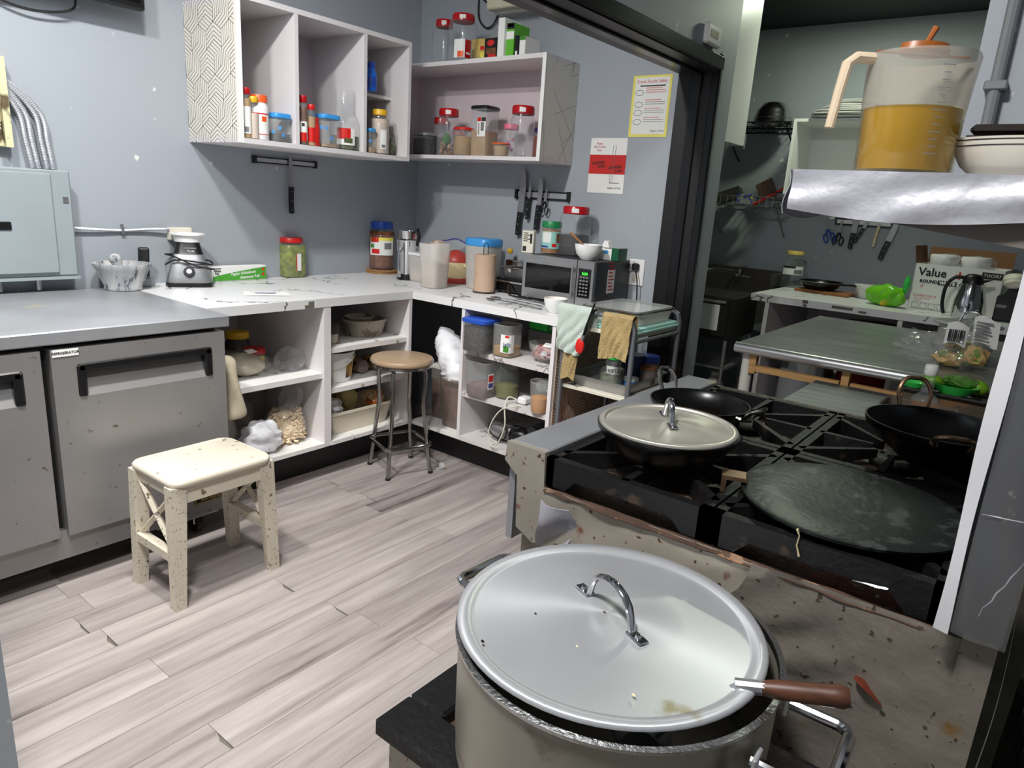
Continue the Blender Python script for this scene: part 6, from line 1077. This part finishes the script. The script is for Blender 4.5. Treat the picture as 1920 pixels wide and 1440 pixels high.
bag('dark purple bag stuffed under the long steel table',(2.62,-.2,.2665),(.13,.12,.17),81,None,mat('purple_bag',(44,34,60),.35,stain=(90,40,60),ss=8,sa=.4),.2,4)
o=thing('black_packet','black printed packet leaning on the purple bag','packet',(2.70,-.37,.2665),.4); G().box((0,0,.17),(.12,.03,.3),.01,M.Rotation(.2,3,'Y')).obj('packet','black_plastic',o); G().box((.02,-.0165,.22),(.05,.002,.06),0,M.Rotation(.2,3,'Y')).obj('label','ink_blue',o,0); G().box((.0,-.0165,.12),(.04,.002,.02),0,M.Rotation(.2,3,'Y')).obj('label','ink_white',o,0)
# produce at the table end
TZ2=.8915
jar('tub of chopped vegetables with steel lid on the long steel table',1822,665,90,55,TZ2,None,.1,'frost','herb',.5,2,neck=1.02,shoulder=.9,at=(3.15,.1,TZ2),name='food_container',cat='container')
p=(3.15,.1,TZ2+.128); o=thing('steel_pot_lid','round steel lid with loop handle on the vegetable tub','lid',p); G().lathe([(.125,0),(.127,.004),(.11,.01),(0,.016)],n=40).obj('plate','steel',o,50); G().tube(curve([(-.03,-.02,.014),(-.015,-.02,.05),(.03,-.02,.055),(.055,-.02,.014)],5),.005,8).obj('handle','chrome',o)
bag('crumpled clear produce bag at the edge of the long table',(3.05,-.22,TZ2),(.1,.09,.07),91,None,'film',.35,7); nb=bag('bag of shredded vegetables with barcode label on the long table',(3.17,-.2,TZ2),(.1,.12,.1),93,None,'film',.3,6)
mat('noodle',(206,170,110),.7,stain=(120,150,60),ss=30,sa=.47,bump=.8,bs=50)
for i_,(c_,r_,m_) in enumerate((((-.03,-.03,.03),(.06,.05,.03),'noodle'),((.04,-.02,.05),(.05,.05,.04),'noodle'),((.0,.05,.045),(.06,.04,.045),'fills_green'),((-.02,.0,.075),(.035,.04,.025),'noodle'))): G().blob(c_,r_,i_+2,.3,6,3,flat=-r_[2]*.9).obj('vegetables',mat('fills_green',(126,150,70),.6,c2=(200,190,120),vs=30) if m_=='fills_green' else m_,nb)
bc=thing('barcode_label','white wrapper printed with black barcode lying on the vegetable bag','label',(3.15,-.29,TZ2+.09),.2); w2=G().sheet(lambda a,b:(-.035+.07*a,-.01*math.sin(3*a)-.01*b,.08*b+.01*math.sin(4*a)),8,6,.001).obj('wrapper','paper',bc); g=G()
for k in range(9): g.b2((-.028+.006*k,-.019,.015),(-.028+.006*k+(.003 if k%3 else .0045),-.016,.06))
g.obj('bars','ink',w2,0)
o=thing('printed_wrapper','white wrapper with small black text on the vegetable bag','wrapper',(3.24,-.25,TZ2+.1),-.3); w2=G().sheet(lambda a,b:(-.04+.08*a,-.012*math.sin(3*a+1)-.02*b,.1*b+.01*math.sin(5*a)),8,6,.001).obj('wrapper','paper',o); g=G()
for k in range(7): g.b2((-.03,-.03,.015+.011*k),(.025-.006*(k%3),-.028,.02+.011*k))
g.obj('text_lines','ink_grey',w2,0)
gr=thing('black_wire_tray','black wire grid tray holding limes at the table end','tray',(3.06,-.645,.803)); 
for i in range(9): G().tube([(.035*i,0,.055),(.035*i,.1,.055)],.0035,5).obj('wire','rubber',gr)
G().tube([(0,0,.055),(.28,0,.055),(.28,.1,.055),(0,.1,.055)],.006,6,closed=True).obj('rim','rubber',gr); G().b2((.0,.01,-.002),(.28,.1,.045),.004).obj('box',mat('rust_box',(74,62,48),.6,stain=(110,76,46),ss=12,sa=.45),gr)
mat('lime',(110,160,30),.35,var=.15,vs=20)
for k,(x,y,lb) in enumerate(((3.135,-.585,'large green lime on the wire tray'),(3.265,-.565,'smaller green lime beside the bright green basket'))):
    o=thing('lime',lb,'lime',(x,y,.8632)); G().blob((0,0,.026),(.034,.028,.026),k,.02,2,3).obj('fruit','lime',o); G().cyl((.033,0,.024),.004,.005,n=6,rot=M.Rotation(PI/2,3,'Y')).obj('stem','herb',o)
gk=thing('green_basket','bright green plastic basket with herbs on the wire tray','basket',(3.205,-.605,.8632)); G().lathe([(.03,.004),(.05,.03),(.054,.03),(.034,0),(0,0)],n=24,sx=1.3).obj('basket','bright_green',gk,50); G().blob((.01,.02,.04),(.05,.03,.02),3,.3,6,3).obj('herbs',mat('fresh_herb',(90,140,50),.6,c2=(50,90,30),vs=40),gk)
gs=thing('green_spoon_rest','small bright green dish at the left end of the wire tray','dish',(3.085,-.61,.8632)); G().lathe([(0,0),(.025,0),(.034,.018),(.031,.018),(.02,.004),(0,.004)],n=20,sx=1.2).obj('dish','bright_green',gs,50)
jar('empty clear bottle with white cap standing behind the kadai',1795,765,46,92,.803,'white_plastic',.2,'clear',None,neck=.42,shoulder=.35,at=(3.14,-.725,.803),lidr=1.15,name='plastic_bottle',cat='bottle')
tray('rusty rectangular baking tray on the low table behind the kadai',3.14,-.85,.8015,.2,.14,.05,'rust_box')
